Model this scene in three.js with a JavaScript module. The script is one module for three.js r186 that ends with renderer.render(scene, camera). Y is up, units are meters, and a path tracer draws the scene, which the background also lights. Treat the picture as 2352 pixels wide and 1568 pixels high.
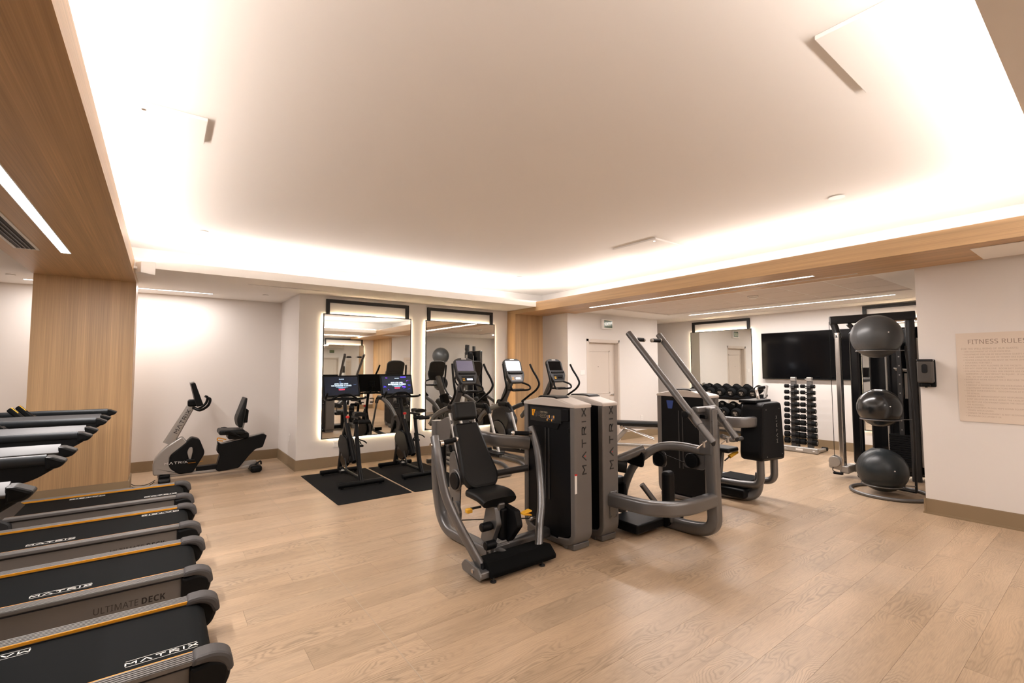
import * as THREE from 'three';
import { RoundedBoxGeometry } from 'three/addons/geometries/RoundedBoxGeometry.js';
import { RectAreaLightUniformsLib } from 'three/addons/lights/RectAreaLightUniformsLib.js';
import { mergeGeometries } from 'three/addons/utils/BufferGeometryUtils.js';
import { ImprovedNoise } from 'three/addons/math/ImprovedNoise.js';

// ---------------------------------------------------------------- camera, exposure, room light
const scene = new THREE.Scene();
scene.background = new THREE.Color(0x000000);
const camera = new THREE.PerspectiveCamera(2 * Math.atan(784 / 1067.4) * 180 / Math.PI, 1.5, 0.05, 60);
camera.rotation.order = 'YXZ';
camera.position.set(0, 1.6, 0);
camera.rotation.set(3.187 * Math.PI / 180, -36.92 * Math.PI / 180, -0.138 * Math.PI / 180);
scene.add(camera);
const renderer = new THREE.WebGLRenderer({ antialias: true });
renderer.toneMapping = THREE.LinearToneMapping;
renderer.toneMappingExposure = 7.6;
renderer.shadowMap.enabled = true;
RectAreaLightUniformsLib.init();

const LC = new THREE.Color().setRGB(1.0, 0.90, 0.845);       // warm white of the coves and strips
const LS = new THREE.Color().setRGB(1.0, 0.925, 0.89);      // the downlight strips are a little whiter
const HALO = new THREE.Color().setRGB(1.0, 0.80, 0.52);       // warmer LED tape behind the mirrors
function areaLight(pos, target, w, h, intensity, color = LC) {
  const l = new THREE.RectAreaLight(color, intensity, w, h);
  l.position.set(...pos);
  if (Math.abs(pos[1] - target[1]) > 0.01 && Math.abs(pos[0] - target[0]) < 1e-6 && Math.abs(pos[2] - target[2]) < 1e-6) l.rotation.set(target[1] > pos[1] ? Math.PI / 2 : -Math.PI / 2, 0, 0);
  else l.lookAt(...target);
  l.castShadow = true; scene.add(l); return l;
}
// cove light on the four sides of the raised ceiling, strips lying behind the lips and shining up
const COVE = 5.4;
areaLight([2.75, 2.886, -7.06], [2.75, 3.146, -6.66], 6.1, 0.05, COVE);
areaLight([2.75, 2.884, -0.11], [2.75, 3.144, -0.51], 6.1, 0.05, COVE);
areaLight([-0.44, 2.872, -3.58], [-0.04, 3.132, -3.58], 6.7, 0.05, COVE);
areaLight([5.93, 2.875, -3.58], [5.53, 3.135, -3.58], 6.7, 0.05, COVE);
// recessed linear lamps shining down
const STRIP = 24.5;
areaLight([6.272, 2.694, -4.10], [6.272, 0, -4.10], 0.06, 3.66, STRIP * .85, LS);
areaLight([9.25, 2.734, -4.0], [9.25, 0, -4.0], 0.06, 3.6, STRIP * .85, LS);
areaLight([-0.769, 2.694, -4.2], [-0.769, 0, -4.2], 0.06, 3.7, STRIP, LS);
areaLight([-0.45, 2.774, -8.73], [-0.45, 0, -8.73], 2.1, 0.05, STRIP * .7, LS);
areaLight([4.6, 2.774, 1.5], [4.6, 0, 1.5], 3.4, 0.05, STRIP, LS);

// ---------------------------------------------------------------- helpers
let seed = 12345;
const rnd = () => { seed = (seed * 1664525 + 1013904223) >>> 0; return seed / 4294967296; };
const R = d => d * Math.PI / 180;
const V3 = (x, y, z) => new THREE.Vector3(x, y, z);
const names = new Map();
function numbered(n) { const k = names.get(n) || 0; names.set(n, k + 1); return k ? n + '_' + String(k).padStart(3, '0') : n; }
function fit(geos) {
  geos = (Array.isArray(geos) ? geos : [geos]).flat(3).map(g => {
    if (g.index) g = g.toNonIndexed();
    if (!g.attributes.uv) g.setAttribute('uv', new THREE.Float32BufferAttribute(new Float32Array(g.attributes.position.count * 2), 2));
    for (const k of Object.keys(g.attributes)) if (!['position', 'normal', 'uv'].includes(k)) g.deleteAttribute(k);
    return g;
  });
  return geos.length === 1 ? geos[0] : mergeGeometries(geos);
}
function mesh(name, geos, mat, parent) {
  const m = new THREE.Mesh(fit(geos), mat); m.name = name; m.castShadow = m.receiveShadow = true;
  if (parent) parent.add(m);
  return m;
}
const part = mesh;
function thing(name, label, category, pos = [0, 0, 0], turn = 0, group) {
  const o = new THREE.Group(); o.name = numbered(name); o.position.set(...pos); o.rotation.y = turn; scene.add(o);
  o.userData = { label, category }; if (group) o.userData.group = group;
  return o;
}
function single(name, label, category, geos, mat, pos, group) {
  const m = mesh(numbered(name), geos, mat, scene); m.userData = { label, category }; if (group) m.userData.group = group;
  if (pos) m.position.set(...pos); return m;
}
function struct(name, label, geos, mat, category = 'room') {
  const m = geos ? mesh(name, geos, mat, scene) : new THREE.Group();
  if (!geos) { m.name = name; scene.add(m); }
  m.userData = { kind: 'structure', label, category }; return m;
}
function copy(o, pos, label, turn) {
  const c = o.clone(); c.name = numbered(o.name.replace(/_\d{3}$/, '')); c.userData = { ...o.userData }; scene.add(c); c.position.set(...pos);
  if (label) c.userData.label = label; if (turn !== undefined) c.rotation.y = turn; return c;
}
const at = (g, x = 0, y = 0, z = 0) => g.translate(x, y, z);
// box by its limits
function bx(x0, x1, y0, y1, z0, z1) { const g = new THREE.BoxGeometry(x1 - x0, y1 - y0, z1 - z0); uvBox(g); return g.translate((x0 + x1) / 2, (y0 + y1) / 2, (z0 + z1) / 2); }
// texture coordinates in metres on a box; u runs along the longest horizontal side or up
function uvBox(g, grain = 'auto') {
  g.computeBoundingBox(); const p = g.attributes.position, n = g.attributes.normal, uv = g.attributes.uv;
  for (let i = 0; i < p.count; i++) {
    const ax = Math.abs(n.getX(i)), ay = Math.abs(n.getY(i)), az = Math.abs(n.getZ(i)); const x = p.getX(i), y = p.getY(i), z = p.getZ(i);
    let a, b;
    if (ay > ax && ay > az) { a = x; b = z; } else if (ax > az) { a = z; b = y; } else { a = x; b = y; }
    uv.setXY(i, a, b);
  }
  return g;
}
function rb(w, h, d, r = 0.01, x = 0, y = 0, z = 0, seg = 3) { return new RoundedBoxGeometry(w, h, d, seg, Math.min(r, w / 2 - 1e-4, h / 2 - 1e-4, d / 2 - 1e-4)).translate(x, y, z); }
function cyl(r, h, axis = 'y', x = 0, y = 0, z = 0, seg = 24, r2 = r) {
  const g = new THREE.CylinderGeometry(r2, r, h, seg);
  if (axis === 'x') g.rotateZ(-Math.PI / 2); if (axis === 'z') g.rotateX(Math.PI / 2);
  return g.translate(x, y, z);
}
// rounded disc / roller with soft edges
function roll(r, h, axis = 'y', x = 0, y = 0, z = 0, e = 0.008, seg = 28) {
  const pts = [[0, -h / 2], [r - e, -h / 2], [r - e * .3, -h / 2 + e * .3], [r, -h / 2 + e], [r, h / 2 - e], [r - e * .3, h / 2 - e * .3], [r - e, h / 2], [0, h / 2]].map(a => new THREE.Vector2(a[0] < 0 ? 0 : a[0], a[1]));
  const g = new THREE.LatheGeometry(pts, seg);
  if (axis === 'x') g.rotateZ(-Math.PI / 2); if (axis === 'z') g.rotateX(Math.PI / 2);
  return g.translate(x, y, z);
}
function ball(r, x = 0, y = 0, z = 0, sx = 1, sy = 1, sz = 1, a = 32, b = 20) { return new THREE.SphereGeometry(r, a, b).scale(sx, sy, sz).translate(x, y, z); }
function filleted(pts, rad, n = 6) {
  const P = pts.map(p => Array.isArray(p) ? V3(...p) : p), out = [P[0].clone()];
  for (let i = 1; i < P.length - 1; i++) {
    const a = P[i].clone().sub(P[i - 1]), b = P[i + 1].clone().sub(P[i]); const la = a.length(), lb = b.length(); a.normalize(); b.normalize();
    const d = Math.min(rad, la * 0.48, lb * 0.48);
    const s = P[i].clone().addScaledVector(a, -d), e = P[i].clone().addScaledVector(b, d);
    for (let k = 0; k <= n; k++) { const t = k / n; out.push(s.clone().multiplyScalar((1 - t) * (1 - t)).addScaledVector(P[i], 2 * t * (1 - t)).addScaledVector(e, t * t)); }
  }
  out.push(P[P.length - 1].clone()); return out;
}
function smooth(pts, n = 24, closed = false) { return new THREE.CatmullRomCurve3(pts.map(p => V3(...p)), closed, 'centripetal').getPoints(n); }
const circ = (r, n = 14) => Array.from({ length: n }, (_, i) => [r * Math.cos(i / n * 2 * Math.PI), r * Math.sin(i / n * 2 * Math.PI)]);
function oval(a, b, n = 20, p = 2.6) { return Array.from({ length: n }, (_, i) => { const t = i / n * 2 * Math.PI, c = Math.cos(t), s = Math.sin(t); return [a * Math.sign(c) * Math.abs(c) ** (2 / p), b * Math.sign(s) * Math.abs(s) ** (2 / p)]; }); }
// sweep a closed profile [[side, up]] along points, with end caps; up is the reference direction; scale(t) tapers
function sweep(path, prof, { up = V3(0, 1, 0), closed = false, scale = null, cap = true } = {}) {
  const n = path.length, m = prof.length, pos = [], idx = [], uv = [];
  let U = up.clone(), len = 0;
  for (let i = 0; i < n; i++) {
    const a = path[Math.max(0, i - 1)], b = path[Math.min(n - 1, i + 1)];
    const T = (closed ? path[(i + 1) % n].clone().sub(path[(i - 1 + n) % n]) : b.clone().sub(a)).normalize();
    let S = T.clone().cross(U); if (S.lengthSq() < 1e-6) S = T.clone().cross(V3(1, 0.01, 0)); S.normalize(); const W = S.clone().cross(T).normalize(); if (!closed) U = W.clone().lerp(up, 0.0); else U = up.clone();
    if (i) len += path[i].distanceTo(path[i - 1]);
    const s = scale ? scale(i / (n - 1)) : 1; const sa = Array.isArray(s) ? s[0] : s, sb = Array.isArray(s) ? s[1] : s;
    for (let k = 0; k <= m; k++) { const [x, y] = prof[k % m]; const q = path[i].clone().addScaledVector(S, x * sa).addScaledVector(W, y * sb); pos.push(q.x, q.y, q.z); uv.push(len, k / m); }
  }
  const M = m + 1, rings = closed ? n : n - 1;
  for (let i = 0; i < rings; i++) for (let k = 0; k < m; k++) { const a = i * M + k, b = ((i + 1) % n) * M + k; idx.push(a, b, a + 1, b, b + 1, a + 1); }
  let g = new THREE.BufferGeometry(); g.setAttribute('position', new THREE.Float32BufferAttribute(pos, 3)); g.setAttribute('uv', new THREE.Float32BufferAttribute(uv, 2)); g.setIndex(idx); g.computeVertexNormals();
  // weld the seam normals
  const N = g.attributes.normal; for (let i = 0; i < n; i++) { const a = i * M, b = a + m; const v = V3(N.getX(a) + N.getX(b), N.getY(a) + N.getY(b), N.getZ(a) + N.getZ(b)).normalize(); N.setXYZ(a, v.x, v.y, v.z); N.setXYZ(b, v.x, v.y, v.z); }
  g = g.toNonIndexed();
  if (!cap || closed) return g;
  const caps = [];
  for (const e of [0, n - 1]) {
    const cp = [], c = path[e]; for (let k = 0; k < m; k++) { const a = (e * M + k) * 3, b = (e * M + k + 1) * 3; const t = [[c.x, c.y, c.z], [pos[a], pos[a + 1], pos[a + 2]], [pos[b], pos[b + 1], pos[b + 2]]]; if (!e) cp.push(...t[0], ...t[1], ...t[2]); else cp.push(...t[0], ...t[2], ...t[1]); }
    const cg = new THREE.BufferGeometry(); cg.setAttribute('position', new THREE.Float32BufferAttribute(cp, 3)); cg.setAttribute('uv', new THREE.Float32BufferAttribute(new Float32Array(cp.length / 3 * 2), 2)); cg.computeVertexNormals(); caps.push(cg);
  }
  return mergeGeometries([g, ...caps]);
}
const pipe = (pts, r = 0.025, rad = 0.08, n = 14) => sweep(filleted(pts, rad), circ(r, n));
const curve = (pts, r, n = 28, sides = 12) => sweep(smooth(pts, n), circ(r, sides));
const beam = (pts, a, b, rad = 0.1, up = V3(0, 1, 0)) => sweep(filleted(pts, rad, 8), oval(a, b, 20, 3.2), { up });
// outline [[x,y]] extruded by depth (centred on z), edges bevelled; rounds the outline's corners by rad
function outline(pts, rad = 0) {
  const s = new THREE.Shape(); const n = pts.length;
  if (!rad) { pts.forEach((p, i) => i ? s.lineTo(...p) : s.moveTo(...p)); s.closePath(); return s; }
  for (let i = 0; i < n; i++) {
    const p = pts[i], a = pts[(i - 1 + n) % n], b = pts[(i + 1) % n]; const rr = p[2] ?? rad;
    const la = Math.hypot(a[0] - p[0], a[1] - p[1]), lb = Math.hypot(b[0] - p[0], b[1] - p[1]); const d = Math.min(rr, la * .48, lb * .48);
    const s0 = [p[0] + (a[0] - p[0]) / la * d, p[1] + (a[1] - p[1]) / la * d], e0 = [p[0] + (b[0] - p[0]) / lb * d, p[1] + (b[1] - p[1]) / lb * d];
    i ? s.lineTo(...s0) : s.moveTo(...s0); s.quadraticCurveTo(p[0], p[1], ...e0);
  }
  s.closePath(); return s;
}
function slab(pts, depth, rad = 0.01, bev = 0.004, seg = 5) {
  const b = Math.min(bev, depth * 0.45);
  const g = new THREE.ExtrudeGeometry(pts.isShape ? pts : outline(pts, rad), { depth: depth - 2 * b, bevelEnabled: b > 0, bevelThickness: b, bevelSize: b, bevelOffset: -b, bevelSegments: 2, curveSegments: seg });
  return g.translate(0, 0, -(depth - 2 * b) / 2);
}
const rot = (g, x = 0, y = 0, z = 0) => { if (x) g.rotateX(x); if (y) g.rotateY(y); if (z) g.rotateZ(z); return g; };
// a slab drawn in the z/y plane (x is the thickness): [[z,y]]
const slabZY = (pts, depth, rad, bev, seg) => slab(pts.map(p => [-p[0], p[1], p[2]]), depth, rad, bev, seg).rotateY(Math.PI / 2);
// stroke lettering: the six spaced capitals used on the machines, in the x/y plane, baseline 0, height 1
const GLY = { M: [[[0, 0], [0, 1], [.5, .42], [1, 1], [1, 0]], 1], A: [[[0, 0], [.5, 1], [1, 0]], 1], T: [[[0, 1], [.9, 1]], .9, [[.45, 1], [.45, 0]]], R: [[[0, 0], [0, 1], [.72, 1], [.85, .86], [.85, .6], [.72, .47], [.05, .47]], .88, [[.45, .47], [.88, 0]]], I: [[[.05, 0], [.05, 1]], .1], X: [[[0, 0], [.9, 1]], .9, [[0, 1], [.9, 0]]] };
function strokeWord(word, h, { gap = 0.5, w = 0.16, depth = 0.0016, wide = 1 } = {}) {
  const out = []; let x = 0; const dots = [], each = [];
  for (const ch of word) {
    const g = GLY[ch], mine = [];
    for (const line of [g[0], g[2]].filter(Boolean)) for (let i = 0; i < line.length - 1; i++) {
      const a = line[i], b = line[i + 1]; const ax = (x + a[0] * wide) * h, ay = a[1] * h * (1 - w) + w * h / 2, bx_ = (x + b[0] * wide) * h, by = b[1] * h * (1 - w) + w * h / 2;
      const L = Math.hypot(bx_ - ax, by - ay) + w * h * 0.7; const q = new THREE.BoxGeometry(L, w * h, depth); q.rotateZ(Math.atan2(by - ay, bx_ - ax)); q.translate((ax + bx_) / 2, (ay + by) / 2, 0); out.push(q); mine.push(q.clone());
    }
    each.push(mine);
    if (ch === 'A') dots.push([(x + .5 * wide) * h, h * .3]);
    x += g[1] * wide + gap;
  }
  const width = (x - gap) * h; const G = fit(out); G.translate(-width / 2, -h / 2, 0);
  return { g: G, each: each.map(e => fit(e).translate(-width / 2, -h / 2, 0)), width, dots: dots.map(d => [d[0] - width / 2, d[1] - h / 2]) };
}
// ---------------------------------------------------------------- procedural textures
const noise = new ImprovedNoise();
const fbm = (x, y, z = 0, o = 4) => { let s = 0, a = .5; for (let i = 0; i < o; i++) { s += a * noise.noise(x, y, z + i * 7.3); x *= 2.03; y *= 2.03; a *= .5; } return s; };
function dataTex(w, h, fn, srgb = true) {
  const d = new Uint8Array(w * h * 4);
  for (let y = 0; y < h; y++) for (let x = 0; x < w; x++) { const c = fn(x / w, y / h, x, y); const i = (y * w + x) * 4; d[i] = c[0]; d[i + 1] = c[1]; d[i + 2] = c[2]; d[i + 3] = 255; }
  const t = new THREE.DataTexture(d, w, h); t.wrapS = t.wrapT = THREE.RepeatWrapping; t.magFilter = THREE.LinearFilter; t.minFilter = THREE.LinearMipmapLinearFilter; t.generateMipmaps = true; t.anisotropy = 8; if (srgb) t.colorSpace = THREE.SRGBColorSpace; t.needsUpdate = true; return t;
}
const mix = (a, b, t) => a + (b - a) * t, clamp = (x, a = 0, b = 1) => Math.min(b, Math.max(a, x));
function canvasTex(w, h, draw) {
  const c = document.createElement('canvas'); c.width = w; c.height = h; draw(c.getContext('2d'), w, h);
  const t = new THREE.CanvasTexture(c); t.colorSpace = THREE.SRGBColorSpace; t.anisotropy = 8; return t;
}
// flat print on its own thin sheet (faces +z)
function sheet(w, h, t = 0.001) { return new THREE.BoxGeometry(w, h, t); }
function quad(w, h) { return new THREE.PlaneGeometry(w, h); }
const std = (c, roughness = .6, metalness = 0, o = {}) => { const m = new THREE.MeshStandardMaterial({ roughness, metalness, ...o }); if (Array.isArray(c)) m.color.setRGB(...c); else m.color.set(c); return m; };
const phys = (c, o) => { const m = new THREE.MeshPhysicalMaterial(o); if (Array.isArray(c)) m.color.setRGB(...c); else m.color.set(c); return m; };
// ---------------------------------------------------------------- materials
const grain = dataTex(256, 256, () => { const v = 118 + rnd() * 20; return [v, v, v]; }, false);
const speck = dataTex(256, 256, () => { const v = 225 + (rnd() - .5) * 44; return [v, v, v]; });
speck.repeat.set(14, 14);
const plasterBump = grain.clone(); plasterBump.repeat.set(6, 6); plasterBump.needsUpdate = true;
const M = {};
M.wall = std([.76, .725, .695], .85, 0, { bumpMap: plasterBump, bumpScale: .0004 });
M.ceil = std([.85, .815, .775], .9);
M.white = std([.84, .81, .78], .55);
M.base = std([.27, .195, .115], .5);
M.doorPaint = std([.66, .585, .515], .45);
// floor boards: pale oak with straight fibres and some cathedral figure, two metres by one per tile
const floorTex = dataTex(2048, 1024, (u, v) => {
  const U = u * 2.4, Vv = v * 1.0; const px = 2.4;
  const wrap = (f) => { const t = clamp((u - .9) / .1); return t > 0 ? mix(f(U, Vv), f(U - px, Vv), t) : f(U, Vv); };
  const warp = wrap((a, b) => fbm(a * 1.3, b * 7, 2.2, 3));
  const fig = wrap((a, b) => fbm(a * .9, b * 2.6, 5.1, 2));
  const ring = .5 + .5 * Math.sin((Vv * 34 + warp * 10 + fig * 17) * 2 * Math.PI);
  const amt = clamp((fig + .02) * 3.2) * .8 + .12;
  const fib = wrap((a, b) => noise.noise(a * 9, b * 260, 1.7)) * .6 + wrap((a, b) => noise.noise(a * 26, b * 620, 4.4)) * .4;
  const tone = wrap((a, b) => fbm(a * .7, b * 5, 9.4, 3));
  let k = 1.03 - .25 * amt * Math.pow(ring, 2.5) - .10 * (fib + .3) + .17 * tone;
  return [clamp(219 * k, 0, 255), clamp(194 * (k - .01), 0, 255), clamp(166 * (k - .03), 0, 255)];
});
floorTex.repeat.set(1 / 2.4, 1); floorTex.needsUpdate = true;
const plankTones = [[.62, .605, .59], [.605, .585, .565], [.645, .625, .605], [.58, .56, .535], [.61, .60, .59]].map(c => std(c, .37, 0, { map: floorTex, bumpMap: floorTex, bumpScale: .0002 }));
// veneer: fine straight grain along v
const veneerTex = dataTex(1024, 1024, (u, v) => {
  const wu = (f, y) => { const t = clamp((u - .88) / .12); return t > 0 ? mix(f(u, y), f(u - 1, y), t) : f(u, y); };
  const w = (f) => { const t = clamp((v - .85) / .15); return t > 0 ? mix(wu(f, v), wu(f, v - 1), t) : wu(f, v); };
  const a = w((x, y) => fbm(x * 14, y * .5, 3.3, 3)), b = w((x, y) => noise.noise(x * 150, y * 2.2, 8.1)), c = w((x, y) => noise.noise(x * 420, y * 9, 2.1));
  const k = 1 + .16 * a + .08 * b + .05 * c;
  return [clamp(198 * k, 0, 255), clamp(163 * (k - .005), 0, 255), clamp(122 * (k - .02), 0, 255)];
});
const veneerUp = veneerTex; // grain runs with v (up on walls, along z on soffits)
const veneerAcross = veneerTex.clone(); veneerAcross.center.set(.5, .5); veneerAcross.rotation = Math.PI / 2; veneerAcross.needsUpdate = true;
M.veneer = std([.92, .92, .92], .42, 0, { map: veneerUp });
M.veneerX = std([.92, .92, .92], .42, 0, { map: veneerAcross });
M.mirror = std([.80, .81, .78], .015, 1);
M.blackFrame = std([.012, .012, .012], .45, .3);
M.lamp = std([.9, .88, .85], .5, 0, { emissive: new THREE.Color().setRGB(1, .95, .92), emissiveIntensity: .9 });
M.halo = std([.9, .88, .8], .5, 0, { emissive: HALO, emissiveIntensity: .8 });
// gym metal and plastics
M.steel = std([.235, .233, .235], .34, .65, { map: speck });            // speckled grey powder coat
M.steelDark = std([.035, .035, .036], .42, .4);
M.chrome = std([.72, .70, .68], .16, 1);
M.shroud = std([.225, .212, .20], .5, .35, { map: speck });           // grey tower end panels
M.cap = std([.60, .55, .505], .45, .1);                                   // pale tower lids
M.black = phys([.005, .0055, .006], { roughness: .42, specularIntensity: .32 });
M.blackGloss = std([.006, .0065, .008], .16);
M.blackMatte = phys([.004, .0043, .0045], { roughness: .9, specularIntensity: .2 });
M.blackSoft = phys([.0045, .005, .0062], { roughness: .45, specularIntensity: .32 });
M.pad = phys([.006, .0066, .007], { roughness: .45, specularIntensity: .5, bumpMap: grain, bumpScale: .0006 });
M.rubber = phys([.0075, .008, .0085], { roughness: .85, specularIntensity: .25, bumpMap: grain, bumpScale: .001 });
M.belt = phys([.006, .0072, .0078], { roughness: .75, specularIntensity: .18, bumpMap: grain, bumpScale: .0006 });
M.orange = std([.72, .30, .012], .45);
M.yellow = std([.80, .42, .02], .5);
M.red = std([.62, .02, .018], .35);
M.silver = std([.40, .385, .365], .38, .7);
M.darkGrey = std([.026, .026, .027], .5, .1);
M.midGrey = std([.10, .094, .09], .5, .2);
M.railGrey = std([.17, .163, .157], .45, .45);
M.armGrey = std([.075, .075, .077], .5, .2);
M.slate = std([.020, .024, .028], .4, .3);
M.capGrey = std([.062, .058, .058], .6);
M.inkWhite = std([.82, .80, .77], .6);
M.inkDark = std([.02, .02, .02], .6);
M.ball1 = phys([.060, .063, .065], { roughness: .38, clearcoat: .15, clearcoatRoughness: .35 });
M.ball2 = phys([.010, .011, .012], { roughness: .22, clearcoat: .4, clearcoatRoughness: .2 });
M.ball3 = phys([.012, .018, .022], { roughness: .36, clearcoat: .1, clearcoatRoughness: .4 });
M.screenBlack = phys([.003, .003, .0035], { roughness: .08, specularIntensity: .3 });
const glow = (tex, k) => new THREE.MeshStandardMaterial({ color: 0x050505, roughness: .25, emissive: 0xffffff, emissiveMap: tex, emissiveIntensity: k });
const print = (tex, o = {}) => new THREE.MeshStandardMaterial({ map: tex, roughness: .6, ...o });
// ---------------------------------------------------------------- the room
const ZM = -7.868, ZB = -9.25, XS = 6.74, XT = 10.45, ZD = -6.82, XD = 6.53, ZN = 2.5, XL = -3.4;
// floor: boards laid along x, nearest ones as parts
{
  const fl = struct('floor', 'pale oak plank floor of the gym', null, null, 'floor');
  part('subfloor', bx(XL - .3, XT + .3, -.12, -.0045, ZB - .6, ZN + .3), std([.2, .15, .1], .9), fl);
  const Lp = 1.52, Wp = .23, planks = []; let row = 0;
  const fw = V3(); camera.updateMatrixWorld(); const inv = camera.matrixWorld.clone().invert();
  for (let z = ZB - .1; z < ZN; z += Wp, row++) {
    const off = ((row * .618) % 1) * Lp; let k = 0;
    for (let x = XL - off; x < XT + .2; x += Lp, k++) {
      const cx = x + Lp / 2, cz = z + Wp / 2; let vis = 0;
      for (const s of [-.5, -.25, 0, .25, .5]) { fw.set(cx + s * Lp, 0, cz).applyMatrix4(inv); const d = -fw.z; if (d > .3) { const u = fw.x / d * 1067.4, v = -fw.y / d * 1067.4; if (Math.abs(u) < 1180 && Math.abs(v) < 790) vis = 1; } }
      if (vis && (cx > XS + .2 && cz > -1.5 || cz < ZM - .15 && cx > 1.9 || cz < ZD - .15 && cx > 6.7)) vis = 0;
      const dist = Math.hypot(cx, cz);
      planks.push({ cx, cz, vis, dist, tone: Math.floor(rnd() * plankTones.length), win: Math.floor(rnd() * 24) });
    }
  }
  const win = Array.from({ length: 24 }, () => { const g = new THREE.BoxGeometry(Lp - .0011, .004, Wp - .0011); const uv = g.attributes.uv, p = g.attributes.position; const ou = rnd() * 2.4, ov = rnd(), fl = rnd() < .5 ? -1 : 1; for (let i = 0; i < uv.count; i++) uv.setXY(i, p.getX(i) * fl + ou, p.getZ(i) * 1.0 + ov); g.translate(0, -.002, 0); return g; });
  planks.sort((a, b) => (b.vis - a.vis) || (a.dist - b.dist));
  const rest = plankTones.map(() => []);
  planks.forEach((q, i) => {
    if (i < 290 && q.vis) { const m = new THREE.Mesh(win[q.win], plankTones[q.tone]); m.name = 'plank'; m.position.set(q.cx, 0, q.cz); m.receiveShadow = m.castShadow = true; fl.add(m); }
    else rest[q.tone].push(win[q.win].clone().translate(q.cx, 0, q.cz));
  });
  rest.forEach((r, i) => { if (r.length) { const m = part('far_planks', r, plankTones[i], fl); m.userData.kind = 'stuff'; } });
  // metal expansion joint running across the boards
  part('expansion_joint', bx(1.1165, 1.1225, -.002, .0006, -7.6, ZN), std([.42, .33, .24], .45), fl);
}
// walls
struct('wall_back', 'white wall behind the recumbent bike', bx(XL - .2, 1.80, 0, 3.3, ZB - .2, ZB), M.wall, 'wall');
struct('wall_mirrors', 'white wall that carries the two backlit mirrors', bx(1.705, XD, 0, 3.3, ZB - .2, ZM), M.wall, 'wall');
{ // door wall with a recessed door
  const w = struct('wall_door', 'white wall with the panelled door and exit sign', null, null, 'wall');
  const x0 = 7.13, x1 = 8.08, yt = 2.145;
  part('wall_panel', [bx(XD, x0, 0, 2.785, ZB - .2, ZD), bx(6.80, x0, 2.785, 3.3, ZB - .2, ZD), bx(x1, 9.50, 0, 3.3, ZB - .2, ZD), bx(x0, x1, yt, 3.3, ZB - .2, ZD), bx(x0, x1, 0, yt, ZB - .2, ZD - .14)], M.wall, w);
  const d = struct('door_1', 'cream painted panelled door set back in its frame', null, null, 'door');
  part('door_frame', [bx(x0 - .06, x0, 0, yt + .05, ZD - .06, ZD + .005), bx(x1, x1 + .03, 0, yt + .05, ZD - .06, ZD + .005), bx(x0 - .06, x1 + .03, yt, yt + .05, ZD - .06, ZD + .005), bx(x0, x0 + .02, 0, yt, ZD - .14, ZD), bx(x1 - .02, x1, 0, yt, ZD - .14, ZD), bx(x0, x1, yt - .02, yt, ZD - .14, ZD)], M.doorPaint, d);
  part('door_leaf', [bx(x0 + .02, x1 - .02, .01, yt - .02, ZD - .139, ZD - .095)], M.doorPaint, d);
  for (const [y0, y1] of [[1.03, 1.96], [.2, .9]]) {
    const a = x0 + .085, b = x1 - .20, zf = ZD - .095, t = .022;
    part('panel_moulding', [bx(a, b, y1 - t, y1, zf, zf + .008), bx(a, b, y0, y0 + t, zf, zf + .008), bx(a, a + t, y0, y1, zf, zf + .008), bx(b - t, b, y0, y1, zf, zf + .008)], M.doorPaint, d);
  }
  part('peephole', cyl(.008, .006, 'z', 7.52, 1.61, ZD - .093), M.inkDark, d);
  part('door_lever', [cyl(.024, .02, 'z', 7.99, 1.0, ZD - .087), rb(.12, .02, .018, .008, 7.94, 1.0, ZD - .07)], M.chrome, d);
}
struct('wall_television', 'white wall that carries the television and a mirror', bx(XT, XT + .2, 0, 3.3, ZB - .4, ZN + .2), M.wall, 'wall');
struct('wall_passage', 'white end wall of the side passage', bx(9.4, XT + .1, 0, 3.3, ZB - .4, ZB - .2), M.wall, 'wall');
struct('wall_sign', 'white wall with the fitness rules sign', [bx(XS, XS + .2, 0, 3.3, -1.42, .72), bx(XS + .2, XT, 0, 3.3, -.4, -.2)], M.wall, 'wall');
struct('wall_near', 'white wall across from the mirrors', bx(XL - .2, XS + .2, 0, 3.3, ZN, ZN + .2), M.wall, 'wall');
struct('wall_left', 'white wall in front of the treadmills', bx(XL - .2, XL, 0, 3.3, ZB - .2, ZN + .2), M.wall, 'wall');
// baseboards with a small shoe moulding
function baseRun(x0, z0, x1, z1, nx, nz, h = .155) { // along a wall, n points into the room
  const t = .014, s = .024; const f = (a, ya, yb) => bx(Math.min(x0, x1) + Math.min(0, nx * a), Math.max(x0, x1) + Math.max(0, nx * a), ya, yb, Math.min(z0, z1) + Math.min(0, nz * a), Math.max(z0, z1) + Math.max(0, nz * a));
  return [f(t, .02, h), f(t * .7, h, h + .006), f(s, 0, .014), f(s * .8, .014, .022)];
}
struct('baseboard_back', 'taupe baseboard of the back niche', [baseRun(XL, ZB, 1.705, ZB, 0, 1), baseRun(1.705, ZB, 1.705, ZM, -1, 0)], M.base, 'baseboard');
struct('baseboard_mirrors', 'taupe baseboard below the mirrors', baseRun(1.681, ZM, 5.79, ZM, 0, 1), M.base, 'baseboard');
struct('baseboard_door', 'taupe baseboard beside the door', [baseRun(XD, ZD, 7.07, ZD, 0, 1), baseRun(8.11, ZD, 9.5, ZD, 0, 1)], M.base, 'baseboard');
struct('baseboard_television', 'taupe baseboard under the television', baseRun(XT, ZB - .2, XT, -.4, -1, 0), M.base, 'baseboard');
struct('baseboard_sign', 'taupe baseboard under the fitness rules sign', [baseRun(XS, -1.42, XS, .72, -1, 0), baseRun(XS - .024, -1.42, XS + .2, -1.42, 0, -1)], M.base, 'baseboard');
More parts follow.
